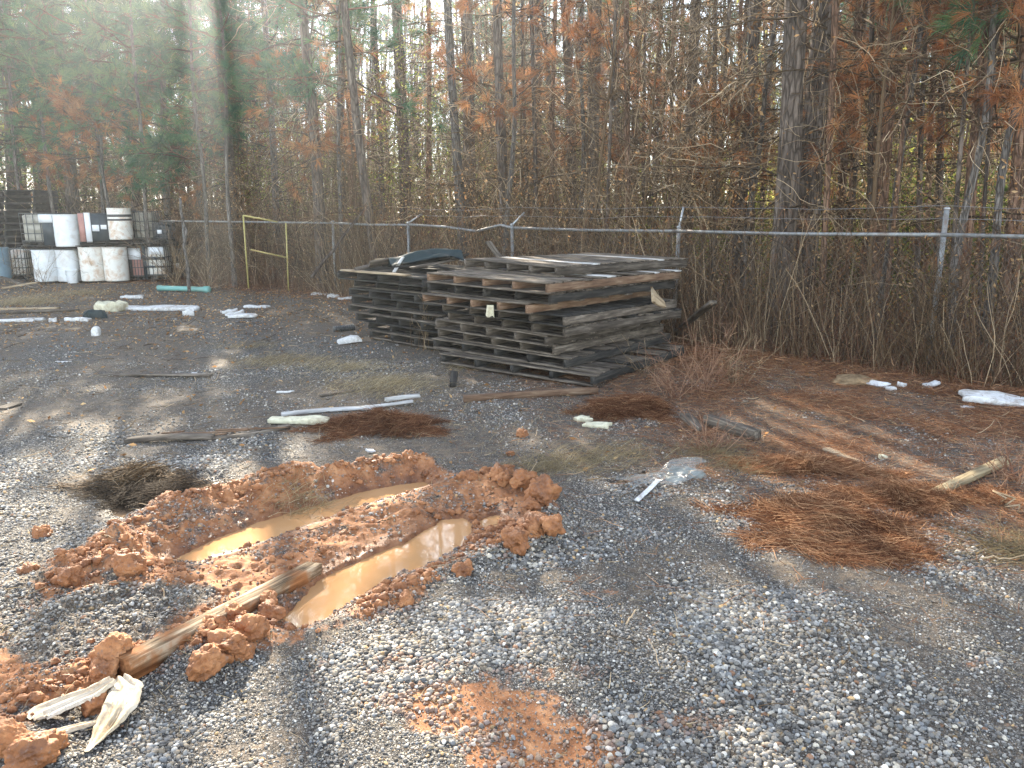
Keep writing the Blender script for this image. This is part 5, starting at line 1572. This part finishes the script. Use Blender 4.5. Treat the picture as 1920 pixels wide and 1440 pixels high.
FO = [
    (1874, 757, .66, .26, .055, 'large white foam slab at the right edge of the lot', W_, -.32, (.10, .05), .012, .015),
    (1813, 764, .11, .05, .02, 'small white foam piece left of the large foam slab', W_, .2, (0, 0), .05, 0),
    (1645, 724, .20, .09, .02, 'thin white foam scrap tilted on the needles, leftmost by the fence', W_, -.65, (.35, .15), .04, .02),
    (1671, 731, .08, .06, .03, 'small white crumpled piece touching the tilted foam scrap', W_, .3, (0, 0), .09, 0),
    (1691, 724, .09, .07, .05, 'white rounded foam lump between the scraps by the fence', W_, .8, (.1, 0), .07, 0),
    (1744, 725, .19, .07, .04, 'white foam corner piece left of the large slab', W_, .35, (.1, -.15), .04, .01),
    (560, 794, .48, .11, .05, 'aged yellowish foam slab lying beside the bleached board', Y_, -.10, (.05, 0), .012, .01),
    (695, 847, .055, .05, .02, 'tiny white scrap in front of the red needle heap', W_, .4, (0, 0), .08, 0),
    (655, 644, .32, .12, .07, 'white foam block left of the dark pallet stack', W_, .32, (0, -.08), .02, .01),
    (604, 553, .42, .12, .045, 'flat white foam piece near the leaning pole', W_, -.05, (0, 0), .04, 0),
    (652, 561, .36, .16, .03, 'flat white foam sheet behind the dark pallet stack', W_, .2, (.05, -.05), .03, .01),
    (626, 558, .22, .14, .06, 'small white foam lump touching the flat sheet behind the stack', W_, .1, (0, 0), .07, 0),
    (208, 583, .46, .30, .17, 'cream foam block like a box on the far left ground', Y_, -.12, (0, 0), .02, 0),
    (302, 581, 1.25, .30, .07, 'longest white foam slab on the far left ground', W_, -.03, (0, 0), .03, 0),
    (353, 592, .17, .12, .09, 'small greyish foam lump right of the longest slab', W_, .5, (0, 0), .12, 0),
    (430, 587, .26, .15, .06, 'white foam piece on the left of the group of three', W_, .5, (0, -.1), .05, 0),
    (441, 593, .28, .18, .05, 'white foam piece in the middle of the group of three', W_, .4, (0, -.1), .05, .03),
    (455, 597, .42, .17, .05, 'white foam piece on the right of the group of three', W_, .1, (0, 0), .04, .02),
    (482, 577, .42, .12, .05, 'bent white foam strip above the group of three', W_, -.05, (0, 0), .06, 0),
    (148, 602, .40, .14, .05, 'small white foam slab on the far left ground', W_, -.08, (0, 0), .04, 0),
    (100, 604, .10, .08, .07, 'little white scrap left of the small foam slab', W_, .3, (0, 0), .1, 0),
    (28, 603, .75, .16, .04, 'heap edge of crumbled white foam at the far left', W_, .12, (0, 0), .09, 0),
    (170, 527, .26, .10, .04, 'white scrap lying at the foot of the stained drums', W_, -.5, (0, -.15), .05, .02),
    (248, 559, .45, .20, .05, 'pale crumpled plastic scrap left of the teal pipe', W_, .0, (0, 0), .14, 0),
    (364, 702, .05, .04, .02, 'tiny white scrap beside the long thin board', W_, .2, (0, 0), .06, 0),
    (534, 736, .14, .05, .012, 'thin pale scrap left of the small dark board', W_, .1, (0, 0), .08, 0),
    (118, 679, .14, .05, .015, 'thin white scrap above the long thin board', W_, .1, (0, 0), .08, 0),
    (180, 630, .10, .07, .12, 'small upright pale scrap on the far left gravel', W_, .1, (0, 0), .06, 0),
    (1120, 800, .20, .10, .03, 'pale crumbling piece left of the dry bush', Y_, -.3, (0, 0), .14, 0),
    (1095, 789, .11, .07, .035, 'small pale crumbling lump left of the dry bush', Y_, .3, (0, 0), .14, 0),
    (1655, 860, .05, .04, .035, 'small pale stone chunk beside the split slat', Y_, .3, (0, 0), .1, 0),
]
for i, (px, py, w, d, h, lab, mt, rz, tl, rg, lf) in enumerate(FO):
    chunk(px, py, w, d, h, lab, 'foam piece' if 'foam' in lab else 'scrap', mt, 3000 + i, rz, 'foam_piece' if 'foam' in lab else 'scrap', tl, rg, lf)
chunk(180, 596, .32, .25, .12, 'dark rounded lump of rubbish beside the small foam slab', 'debris lump', M['tarp'], 3100, .4, 'debris_lump', ragged=.1)
V_, F_ = lump_vf(3101, (.26, .16, .07), 4, .5, 1.4, oct=5); o_ = MB().add(V_, F_).obj('earth_mound', m_plain('tan_earth', (.12, .08, .045), (.30, .21, .12), 18, .9, .9, .02, .1), None, True); o_.location = gp(1600, 716, .01); tag(o_, 'tan mound of earth in the straw by the fence', 'earth mound')
def hose():
    Y0 = 10.6; a = np.array(gp(626, 618, .03)); b = np.array(gp(664, 614, .03))
    t = np.linspace(0, 1, 60); P = a + (b - a) * t[:, None]
    V, F = pipe_vf(P, list(.045 + .010 * np.sin(t * 60)), 12); o = MB().add(V, F).obj('corrugated_hose', M['plastic_black'], None, True)
    tag(o, 'short dark corrugated hose at the foot of the dark stack', 'hose')
hose()

def rocks():
    for i, (px, py, w, lab) in enumerate([(1282, 888, .10, 'largest grey green rock beside the clear plastic sheet'), (1308, 893, .07, 'smaller dark rock right of the largest rock'), (1266, 900, .06, 'small rock under the edge of the plastic sheet')]):
        V, F = lump_vf(70 + i, (w, w * .7, w * .5), 3, .35, 1.3); g = gp(px, py, .0)
        o = MB().add(V, F).obj('rock', m_plain('rock', (.07, .08, .075), (.20, .21, .19), 12, .6, .6, .01), None, False)
        o.location = g; tag(o, lab, 'rock', 'rocks by the plastic sheet')
rocks()
def plastic_sheet():
    n = NT('clear_plastic_sheet')
    n.b.inputs['Alpha'].default_value = .20
    m = n.fin((.38, .42, .42), .15, n.bump(n.noise(n.coord('Object'), 14, 4, .6), .8, .02), .9)
    k = 34; u, v = np.meshgrid(np.linspace(-.5, .5, k), np.linspace(-.5, .5, k))
    c = np.array(gp(1243, 903, 0)); X_ = u * .52; Y2 = v * .30 + .12 * u
    gzv = H((c[0] + X_).ravel(), (c[1] + Y2).ravel()).reshape(X_.shape) - c[2]
    V = np.stack([X_ * (1 + .2 * np.sin(v * 7)), Y2 * (1 + .25 * np.sin(u * 8)), gzv + .02 + .05 * fbm(u * 5 + 2, v * 7, s=9) + .04 * sstep(.0, .5, u)], -1)
    idx = np.arange(k * k).reshape(k, k); F = np.stack([idx[:-1, :-1], idx[:-1, 1:], idx[1:, 1:], idx[1:, :-1]], -1).reshape(-1, 4)
    o = MB().add(V.reshape(-1, 3), F).obj('plastic_sheet', m, None, True); o.location = tuple(c); tag(o, 'crumpled clear plastic sheet on the gravel right of the mud', 'plastic sheet')
    plank('glass_strip', gp(1192, 940, .02), gp(1236, 898, .03), .035, .008, M['foam'], 'narrow pale strip at the lower edge of the plastic sheet', 'strip', 95)
plastic_sheet()

# ------------------------------------------------------------------ clay clods
def clods():
    big = [(430, 1205, .07, 'tallest cracked clay clod below the timber'), (470, 1178, .065, 'broad cracked clay clod below the timber'), (385, 1240, .07, 'clay clod at the left foot of the clods below the timber'), (405, 1172, .05, 'clay clod touching the side of the timber'),
           (510, 1150, .05, 'smooth clay clod near the end of the near puddle'), (500, 1125, .045, 'clay clod between the timber and the near puddle'), (440, 1150, .045, 'small clay clod above the broad cracked one'), (455, 1225, .045, 'small clay clod below the broad cracked one'),
           (210, 1230, .07, 'bright orange clay clod above the end of the timber'), (250, 1222, .05, 'orange clay clod lying against the timber end'), (190, 1262, .05, 'clay clod at the left of the timber end'),
           (880, 898, .075, 'orange clay clod on the left of the far right group'), (940, 893, .075, 'orange clay clod in the middle of the far right group'), (980, 900, .07, 'orange clay clod on the right of the far right group'),
           (1018, 925, .09, 'bright lumpy clay clod at the right rim of the mud'), (1000, 945, .06, 'clay clod below the bright lumpy one'), (1000, 990, .085, 'large clay clod on the right bank'), (965, 1012, .075, 'clay clod on the lower right bank'), (1035, 985, .06, 'brown clay clod at the outer right bank'), (950, 985, .05, 'clay clod beside the tiny puddle'),
           (870, 1068, .045, 'small orange clod on the gravel under the right bank'), (760, 1128, .04, 'small clay clod on the gravel below the near puddle'), (60, 1415, .065, 'reddish clay clod at the bottom left corner'), (95, 1400, .045, 'clay clod right of the bottom left one'), (20, 1385, .07, 'clay clod at the left edge of the photo'),
           (180, 1320, .05, 'yellowish clay clod under the pale cloth'), (80, 1000, .05, 'orange clay lump in the dark gravel left of the bank'), (60, 1075, .05, 'clay lump at the far left of the mud'), (130, 1080, .05, 'clay lump left of the long bank'), (240, 1060, .06, 'rounded clay lump at the foot of the long bank'),
           (980, 815, .05, 'flat orange clod lying alone on the gravel'), (957, 851, .03, 'small brown clod alone on the gravel'), (310, 940, .06, 'clay lump at the top of the long bank')]
    for i, (px, py, s, lab) in enumerate(big):
        r = rng(4000 + i); V, F = lump_vf(800 + i, (s * r.uniform(.9, 1.3), s * r.uniform(.8, 1.1), s * r.uniform(.7, 1.0)), 4, .75, 1.5, oct=5)
        V = V + (V / np.linalg.norm(V, axis=1, keepdims=True)) * (np.abs(fbm(V[:, 0] * 42 + i, V[:, 1] * 42, V[:, 2] * 42, s=i, o=3) - .5)[:, None] * -.55 * s + .05 * s)
        g = gp(px, py, s * .25)
        o = MB().add(V, F).obj('clay_clod', M['clay'], None, True); o.location = g; o.rotation_euler = (r.normal(0, .3), r.normal(0, .3), r.uniform(0, 6)); tag(o, lab, 'clay clod', 'clay clods around the ruts')
    r = rng(61); mb = MB()
    crest = np.concatenate([np.concatenate([P[i] + (P[i + 1] - P[i]) * t for i in range(len(P) - 1) for t in np.linspace(0, 1, 40)[:, None]]).reshape(-1, 2) for P, _, _ in RIDGES])
    n = 16000; cr = crest[r.integers(0, len(crest), n)] + r.normal(0, .08, (n, 2)); un = np.column_stack([r.uniform(-2.8, .6, n), r.uniform(2.0, 5.2, n)])
    xy = np.where((r.uniform(0, 1, n) < .6)[:, None], cr, un)
    q, dw_, ds_, fs_, mu = fl = fields(xy[:, 0], xy[:, 1])
    k = (dw_ > .01) & (mu > .3) & (q > r.uniform(.1, .7, n)); xy = xy[k][:4200]; hh_ = H(xy[:, 0], xy[:, 1])
    for (x, y), z in zip(xy, hh_):
        s = .004 + .022 * r.power(.28) ** 2.2
        V, F = lump_vf(int(r.integers(1, 9999)), (s, s * r.uniform(.7, 1), s * r.uniform(.6, .9)), 2 if s > .016 else 1, .6, 2.0, oct=2)
        mb.add(V + np.array([x, y, z + s * .3]), F)
    o = mb.obj('clay_crumbs', M['clay'], None, True); tag(o, 'small crumbs of orange clay over the muddy banks', 'clay crumbs', kind='stuff')
clods()

# ------------------------------------------------------------------ pine straw, dry grass, twigs and leaves on the ground
def heap_of_needles(px, py, w, d, h, n, label, seed, bias=0., mat='straw', ln=.20, lo=0., hi=1., wd=.0028):
    r = rng(seed); c = np.array(gp(px, py, 0)); th = r.uniform(0, 2 * pi, n); rr = r.uniform(0, 1, n) ** .55
    rr = rr * (1 + 1.3 * (fbm(np.cos(th) * 2.2 + seed, np.sin(th) * 2.2, s=seed, o=4) - .5) * 2)
    x = rr * np.cos(th) * w / 2; y = rr * np.sin(th) * d / 2
    lumpy = fbm(x * 6 + seed, y * 6, s=seed)
    hh = np.clip(1.05 - rr ** 1.3, .0, 1) * h * (.1 + 2.0 * np.clip(lumpy - .15, 0, 1))
    # locks of needles share a direction
    a = bias + 3.2 * (fbm(x * 3.5 + 9, y * 3.5, s=seed + 3, o=2) - .5) * 2 + r.normal(0, .30, n) + np.where(r.uniform(0, 1, n) < .2, r.uniform(-2, 2, n), 0)
    ly = r.uniform(.2, 1, n)
    z = H(c[0] + x, c[1] + y) - c[2] + hh * ly + .006
    dr = np.column_stack([np.cos(a), np.sin(a), r.normal(.03, .16, n)])
    L_ = ln * r.uniform(.5, 1.2, n)
    P = walks(r, np.column_stack([x, y, z]) - dr * L_[:, None] / 2, dr, L_, 5, .10, -.02)
    P[:, :, 2] = np.maximum(P[:, :, 2], .004 + H((c[0] + P[:, :, 0]).ravel(), (c[1] + P[:, :, 1]).ravel()).reshape(P.shape[:2]) - c[2])
    V, F = tubes(P, np.linspace(1, .6, 5)[None] * np.full((n, 1), wd * .42), 3)
    tn = np.clip(lo + (hi - lo) * (.15 + .5 * lumpy + r.normal(0, .33, n)), 0, 1)
    o = MB().add(V, F, np.repeat(tn, 15)).obj('needle_heap', M[mat]); o.location = tuple(c)
    return tag(o, label, 'needle heap')
heap_of_needles(712, 800, 1.0, .60, .16, 5200, 'reddish heap of pine needles in front of the foam slab', 1, .15, hi=.75)
heap_of_needles(1180, 772, 1.0, .65, .17, 5000, 'reddish heap of pine needles left of the dry bush', 2, .1, hi=.8)
heap_of_needles(1560, 985, 1.0, .72, .13, 5600, 'broad brown heap of pine needles on the right gravel', 3, -.3)
heap_of_needles(1510, 880, 1.0, .42, .07, 4500, 'sunlit orange strip of pine needles above the broad heap', 4, -.3, lo=.15)
heap_of_needles(1690, 935, .95, .45, .07, 4500, 'loose pine needles around the end of the tan post', 5, .1, lo=.15)
heap_of_needles(1640, 1035, .60, .22, .05, 2500, 'low tail of pine needles at the foot of the broad heap', 6, -.5)
heap_of_needles(270, 902, 1.1, .36, .10, 620, 'dark matted grass and needles above the left clay bank', 7, -.2, lo=0, hi=.75, mat='twig', wd=.006, ln=.24)
heap_of_needles(270, 928, .6, .26, .10, 1500, 'blackish clump of wet debris beside the brown puddle', 8, .6, mat='twig', hi=.12)

def litter():
    r = rng(71)
    # needles strewn over the right and along the fence
    def strew(n, xy, name, mat, label, cat, ln, wd, lo=0., hi=1., dens=None, zup=.0):
        x, y = xy(n); fl = fields(x, y); f = fl[3]
        k = np.ones(n, bool) if dens is None else r.uniform(0, 1, n) < dens(x, y, f)
        k &= (fl[1] > .02)
        x, y = x[k], y[k]; m = len(x); a = r.uniform(0, 6.28, m); dr = np.column_stack([np.cos(a), np.sin(a), r.normal(0, .12, m)])
        L_ = ln * r.uniform(.5, 1.2, m)
        z = H(x, y) + .010 + np.abs(r.normal(0, .006 + zup, m))
        P = walks(r, np.column_stack([x, y, z]), dr, L_, 4, .09, -.01)
        V, F = strips(P, np.linspace(1, .6, 4)[None] * (wd * r.uniform(.7, 1.3, (m, 1))), r.normal(0, .7, (m, 1, 3)) + np.array([0, 0, 1.]))
        o = MB().add(V, F, np.repeat(np.clip(lo + (hi - lo) * r.beta(2, 2.4, m), 0, 1), 8)).obj(name, M[mat])
        tag(o, label, cat, kind='stuff')
    frame = lambda y0, y1, a, b: (lambda n: (lambda y: (r.uniform(a, b, n) * (y * .70 + .4), y))(np.sqrt(r.uniform(y0 ** 2, y1 ** 2, n))))
    strew(170000, frame(3.0, 12.5, -.1, 1.0), 'pine_straw', 'straw', 'rust brown pine needles strewn over the right side of the lot', 'pine straw', .13, .0026,
          dens=lambda x, y, f: np.clip(straw_mask(x, y, f) * .95 + .03, 0, 1))
    strew(26000, lambda n: tuple(along_fence(r, n, -1.0, 5).T), 'forest_straw', 'straw', 'pine needles lying thick along the foot of the fence', 'pine straw', .2, .006, zup=.05)
    strew(14000, frame(1.6, 9.0, -1., 1.), 'dry_straws', 'grass', 'dry grass blades scattered over the gravel', 'grass blades', .07, .0018, lo=.0, hi=.9,
          dens=lambda x, y, f: .15 + .8 * sstep(.45, .6, fbm(x * 1.4, y * 1.4, s=33)))
    # twigs and bits of bark on the gravel
    n = 2600; y = np.sqrt(r.uniform(1.6 ** 2, 14 ** 2, n)); x = r.uniform(-1, 1, n) * (y * .7 + .4)
    fl = fields(x, y); k = (fl[1] > .02) & (fl[3] < 0); x, y = x[k], y[k]; n = len(x); a = r.uniform(0, 6.28, n)
    P = walks(r, np.column_stack([x, y, H(x, y) + .012]), np.column_stack([np.cos(a), np.sin(a), r.normal(0, .05, n)]), r.uniform(.03, .22, n) * (.6 + y * .06), 5, .15, 0)
    V, F = tubes(P, np.linspace(1, .6, 5)[None] * (r.uniform(.0012, .0032, (n, 1)) * (.6 + y[:, None] * .1)), 4)
    o = MB().add(V, F, np.repeat(r.uniform(0, .9, n), 20)).obj('fallen_twigs', M['twig']); tag(o, 'small fallen twigs scattered over the gravel', 'twigs', kind='stuff')
    # fallen leaves
    n = 30000; y = np.sqrt(r.uniform(5 ** 2, 20 ** 2, n)); x = r.uniform(-1, 1, n) * (y * .7 + .4)
    fl = fields(x, y); dn = .07 + 1.3 * sstep(8, 13, y) * (fbm(x * .7, y * .7, s=35)) + .5 * sstep(-1.5, 0, fl[3]); k = (fl[1] > .02) & (r.uniform(0, 1, n) < dn); x, y = x[k], y[k]; n = len(x)
    V, F = leaves_vf(r, np.column_stack([x, y, H(x, y) + .014]), r.uniform(.012, .035, n), .6)
    o = MB().add(V, F, np.repeat(np.clip(r.normal(.5, .25, n), 0, 1), 4)).obj('fallen_leaves', M['leaf_dry']); tag(o, 'fallen dry leaves on the ground towards the woods', 'fallen leaves', kind='stuff')
    # low dark moss and weeds that dull the gravel
    n = 16000; y = np.sqrt(r.uniform(4.5 ** 2, 18 ** 2, n)); x = r.uniform(-1, 1, n) * (y * .7 + .4); fl = fields(x, y)
    k = (fl[1] > .05) & (r.uniform(0, 1, n) < sstep(.45, .62, fbm(x * .8, y * .8, s=41) + .1 * sstep(7, 11, y))); x, y = x[k], y[k]; n = len(x)
    P = walks(r, np.column_stack([x, y, H(x, y)]), np.column_stack([r.normal(0, .8, n), r.normal(0, .8, n), np.ones(n)]), r.uniform(.03, .11, n), 4, .2, -.12)
    V, F = strips(P, np.linspace(.0035, .001, 4)[None] * np.ones((n, 1)))
    o = MB().add(V, F, np.repeat(r.uniform(0, .8, n), 8)).obj('stubble', M['grass']); tag(o, 'short dead stubble dotting the gravel', 'stubble', kind='stuff')
litter()

def tussock(px, py, w, h, n, label, seed, mat='grass', lay=.9, wd=.003, hi=1.):
    r = rng(seed); c = np.array(gp(px, py, 0)); x = r.normal(0, w * .28, n); y = r.normal(0, w * .2, n)
    a = r.normal(.3, 1.2, n)
    dr = np.column_stack([np.cos(a) * lay, np.sin(a) * lay, np.full(n, .8)])
    P = walks(r, np.column_stack([x, y, H(c[0] + x, c[1] + y) - c[2]]), dr, r.uniform(.5, 1.1, n) * h * 1.6, 6, .10, -.14)
    P[:, :, 2] = np.maximum(P[:, :, 2], .004 + H((c[0] + P[:, :, 0]).ravel(), (c[1] + P[:, :, 1]).ravel()).reshape(P.shape[:2]) - c[2])
    V, F = strips(P, np.linspace(1, .3, 6)[None] * np.full((n, 1), wd))
    o = MB().add(V, F, np.repeat(np.clip(r.normal(.55, .25, n) * hi, 0, 1), 12)).obj('grass_tuft', M[mat]); o.location = tuple(c)
    return tag(o, label, 'grass tuft')
for i, (px, py, w, h, n, lab, hi) in enumerate([
        (715, 722, 1.1, .13, 900, 'pale dry grass tuft left of the short dark block', 1), (650, 690, .9, .12, 600, 'pale dry grass tuft in front of the dark stack', 1), (530, 680, 1.2, .12, 800, 'pale dry grass patch in the middle of the left gravel', .9),
        (40, 570, 1.2, .30, 700, 'tall pale dry grass at the far left', 1), (150, 552, 1.1, .16, 500, 'pale dry grass in front of the bucket', 1), (1060, 870, .7, .10, 500, 'grey dry grass right of the clay clods', .7),
        (1150, 855, .6, .09, 380, 'grey dry grass above the shallow right puddle', .7), (1015, 880, .4, .07, 260, 'small grey grass tuft behind the far right clods', .6), (560, 905, .45, .10, 320, 'dry grass growing out of the long clay bank', .8),
        (700, 735, .8, .06, 400, 'flattened dry grass behind the bleached boards', .8), (1330, 850, .6, .10, 420, 'brownish dry tuft right of the rocks', .5), (1390, 880, .5, .08, 300, 'low brown tuft between the rocks and the needle strip', .5),
        (880, 690, .7, .08, 300, 'dry grass at the left foot of the pallets', .8), (470, 650, .8, .07, 320, 'low dry grass below the group of foam pieces', .8), (1900, 1040, .5, .16, 420, 'dark brown tuft at the right edge of the gravel', .35)]):
    tussock(px, py, w, h, n, lab, 5000 + i, hi=hi)

def weed_bush(px, py, h, n, label, seed, spread=.5, mat='twig_red', rad=.0035):
    r = rng(seed); c = np.array(gp(px, py, 0)); mb = MB()
    P = walks(r, np.column_stack([r.normal(0, .05, n), r.normal(0, .05, n), np.zeros(n)]), np.column_stack([r.normal(0, spread, n), r.normal(0, spread, n), np.ones(n)]), r.uniform(.5, 1.15, n) * h, 9, .09, -.02)
    V, F = tubes(P, np.linspace(1, .35, 9)[None] * rad * r.uniform(.7, 1.2, (n, 1)), 4); mb.add(V, F, np.repeat(r.uniform(.2, .9, n), 36))
    k = n * 7; bi = r.integers(0, n, k); jj = r.integers(3, 9, k); T = walks(r, P[bi, jj], P[bi, jj] - P[bi, jj - 1] + r.normal(0, .05, (k, 3)), r.uniform(.08, .3, k) * h, 5, .14, 0)
    V, F = tubes(T, np.linspace(1, .5, 5)[None] * np.full((k, 1), rad * .5), 3); mb.add(V, F, np.repeat(r.uniform(.2, 1, k), 15))
    o = mb.obj('dry_bush', M[mat]); o.location = tuple(c); return tag(o, label, 'dry bush')
weed_bush(1318, 735, .70, 34, 'leafless reddish bush right of the pallet stack', 1, .42)
weed_bush(1262, 745, .50, 34, 'arching reddish dry weed at the right corner of the pallets', 2, .75)
weed_bush(1375, 720, .60, 20, 'thin bare bush in front of the fence right of the leaning board', 3, .5, 'twig')
weed_bush(1330, 845, .30, 30, 'low brownish bush between the grey post end and the rocks', 4, .8)
weed_bush(1205, 700, .45, 9, 'few pale arching stems in front of the lowest pallet', 5, .9, 'twig', .003)
weed_bush(792, 655, .62, 12, 'dry upright weed between the two pallet stacks', 6, .15, 'twig')
weed_bush(1900, 900, .35, 30, 'brown leafless bush at the right edge of the lot', 7, .8)
weed_bush(390, 545, 1.2, 26, 'brown bush right of the teal pipe', 8, .5, 'twig', .006)
weed_bush(80, 535, 1.0, 14, 'bare brush in front of the leftmost white drum', 9, .5, 'twig', .005)
weed_bush(185, 530, .9, 14, 'bare brush in front of the stained drums', 10, .6, 'twig', .005)
weed_bush(20, 530, 1.3, 18, 'bare brush in front of the blue drum', 11, .5, 'twig', .005)
weed_bush(330, 535, 1.6, 30, 'leafless brush climbing over the last totes', 12, .4, 'twig', .006)
pole('curved_stick', gp(1862, 932, .01), gp(1908, 962, .01), .008, 'curved pale stick lying right of the tan post', 'stick', M['wood_tan'], seed=9, wob=.05)
pole('thin_stick', gp(1838, 1046, .05), gp(1935, 1040, .06), .004, 'thin pale stick at the right edge above the gravel', 'stick', M['wood_tan'], seed=10)
pole('straw_stalk', gp(1174, 1170, .02), gp(1192, 1143, .02), .004, 'short yellow stalk on the gravel right of the mud', 'stalk', M['wood_tan'], seed=11, wob=.002)

# green boughs of young pines that hang in front of the left woods, and rusty dead ones under them
def hanging_pine(px, Yd, z0, z1, n, ln, seed, label, dead=False, tuf=15, L_=.27, tr=.05):
    b = PX(px, Yd, 0); e = empty('young_pine', (b[0], Yd, hz(b[0], Yd)), label, 'young pine', 'young pines with low boughs')
    m_, P = trunk_mesh((0, 0, 0), (.1, 0, z1 + 1.2), .05, seed, M['bark_grey'], wob=.05); obj('trunk', m_, e)
    bm, nm = boughs(seed, z0, z1, n, ln, tuf, 44, L_, .0065, -.03)
    o = obj('bough', bm.mesh('branch', M['twig']), e); obj('needles', nm.mesh('needles', M['needle_dead' if dead else 'needle']), o)
for i, a in enumerate([
        (60, 22.0, 2.8, 7.5, 30, 2.4, 'young pine with green boughs above the upper tote with the white sheet'),
        (205, 20.6, 4.2, 8.0, 30, 2.4, 'young pine with green boughs above the banded drum'),
        (290, 19.4, 3.6, 7.6, 34, 2.2, 'young pine with green boughs above the leaf covered tote'),
        (395, 18.6, 2.5, 6.8, 26, 1.8, 'young pine with low green boughs left of the yellow rack'),
        (120, 21.4, 4.8, 8.2, 30, 2.6, 'young pine with high green boughs over the white drums'),
        (440, 18.2, 4.4, 7.2, 18, 1.5, 'young pine with thin green boughs above the yellow rack'),
        (640, 16.6, 3.9, 6.6, 12, 1.2, 'young pine with sparse green boughs above the leaning pole'),
        (1210, 17.6, 5.0, 7.6, 10, 1.3, 'young pine with a few green boughs above the pallets')]):
    hanging_pine(a[0], a[1], a[2], a[3], a[4], a[5], 6000 + i, a[6])
for i, a in enumerate([
        (215, 19.9, 2.9, 4.3, 26, 2.0, 'young dead pine with rusty boughs above the upper row of drums'),
        (1775, 8.9, 3.2, 4.4, 8, 1.0, 'young dead pine with rusty boughs above the upright last post'),
        (1640, 10.2, 3.0, 4.2, 6, .9, 'young dead pine with rusty boughs left of the upright last post'),
        (1395, 11.6, 2.7, 3.8, 5, .8, 'young dead pine with rusty tufts right of the slanted arm'),
        (950, 13.6, 3.2, 5.4, 8, 1.1, 'young dead pine with rusty tufts above the bent rail'),
        (1080, 13.9, 3.0, 5.4, 8, 1.2, 'young dead pine with rusty tufts above the large stack')]):
    hanging_pine(a[0], a[1], a[2], a[3], a[4], a[5], 6100 + i, a[6], True, 7, .22)
hanging_pine(1835, 8.8, 3.75, 4.6, 7, .9, 6200, 'young pine with a bright green bough at the top right corner', False, 8, .24)

# added scattering volume that imitates the veiling glare of the lens
def lens_veil():
    x0, x1, y0, y1, z0, z1 = -70, 70, -4, 70, -1.6, 19
    V, F = box_vf(x0, x1, y0, y1, z0, z1)
    m = bpy.data.materials.new('lens_veil'); m.use_nodes = True; t = m.node_tree
    t.nodes.remove(t.nodes['Principled BSDF'])
    v = t.nodes.new('ShaderNodeVolumePrincipled'); v.inputs['Density'].default_value = VEIL_DENSITY; v.inputs['Color'].default_value = (.86, .93, 1, 1); v.inputs['Anisotropy'].default_value = .80
    t.links.new(v.outputs[0], t.nodes['Material Output'].inputs['Volume'])
    o = obj('lens_veil', mesh('lens_veil', V, [F], mat=m)); o['kind'] = 'stuff'; o['label'] = 'added pale air volume standing in for the lens glare veil'; o['category'] = 'lens_veil'
VEIL_DENSITY = 0.0022
lens_veil()
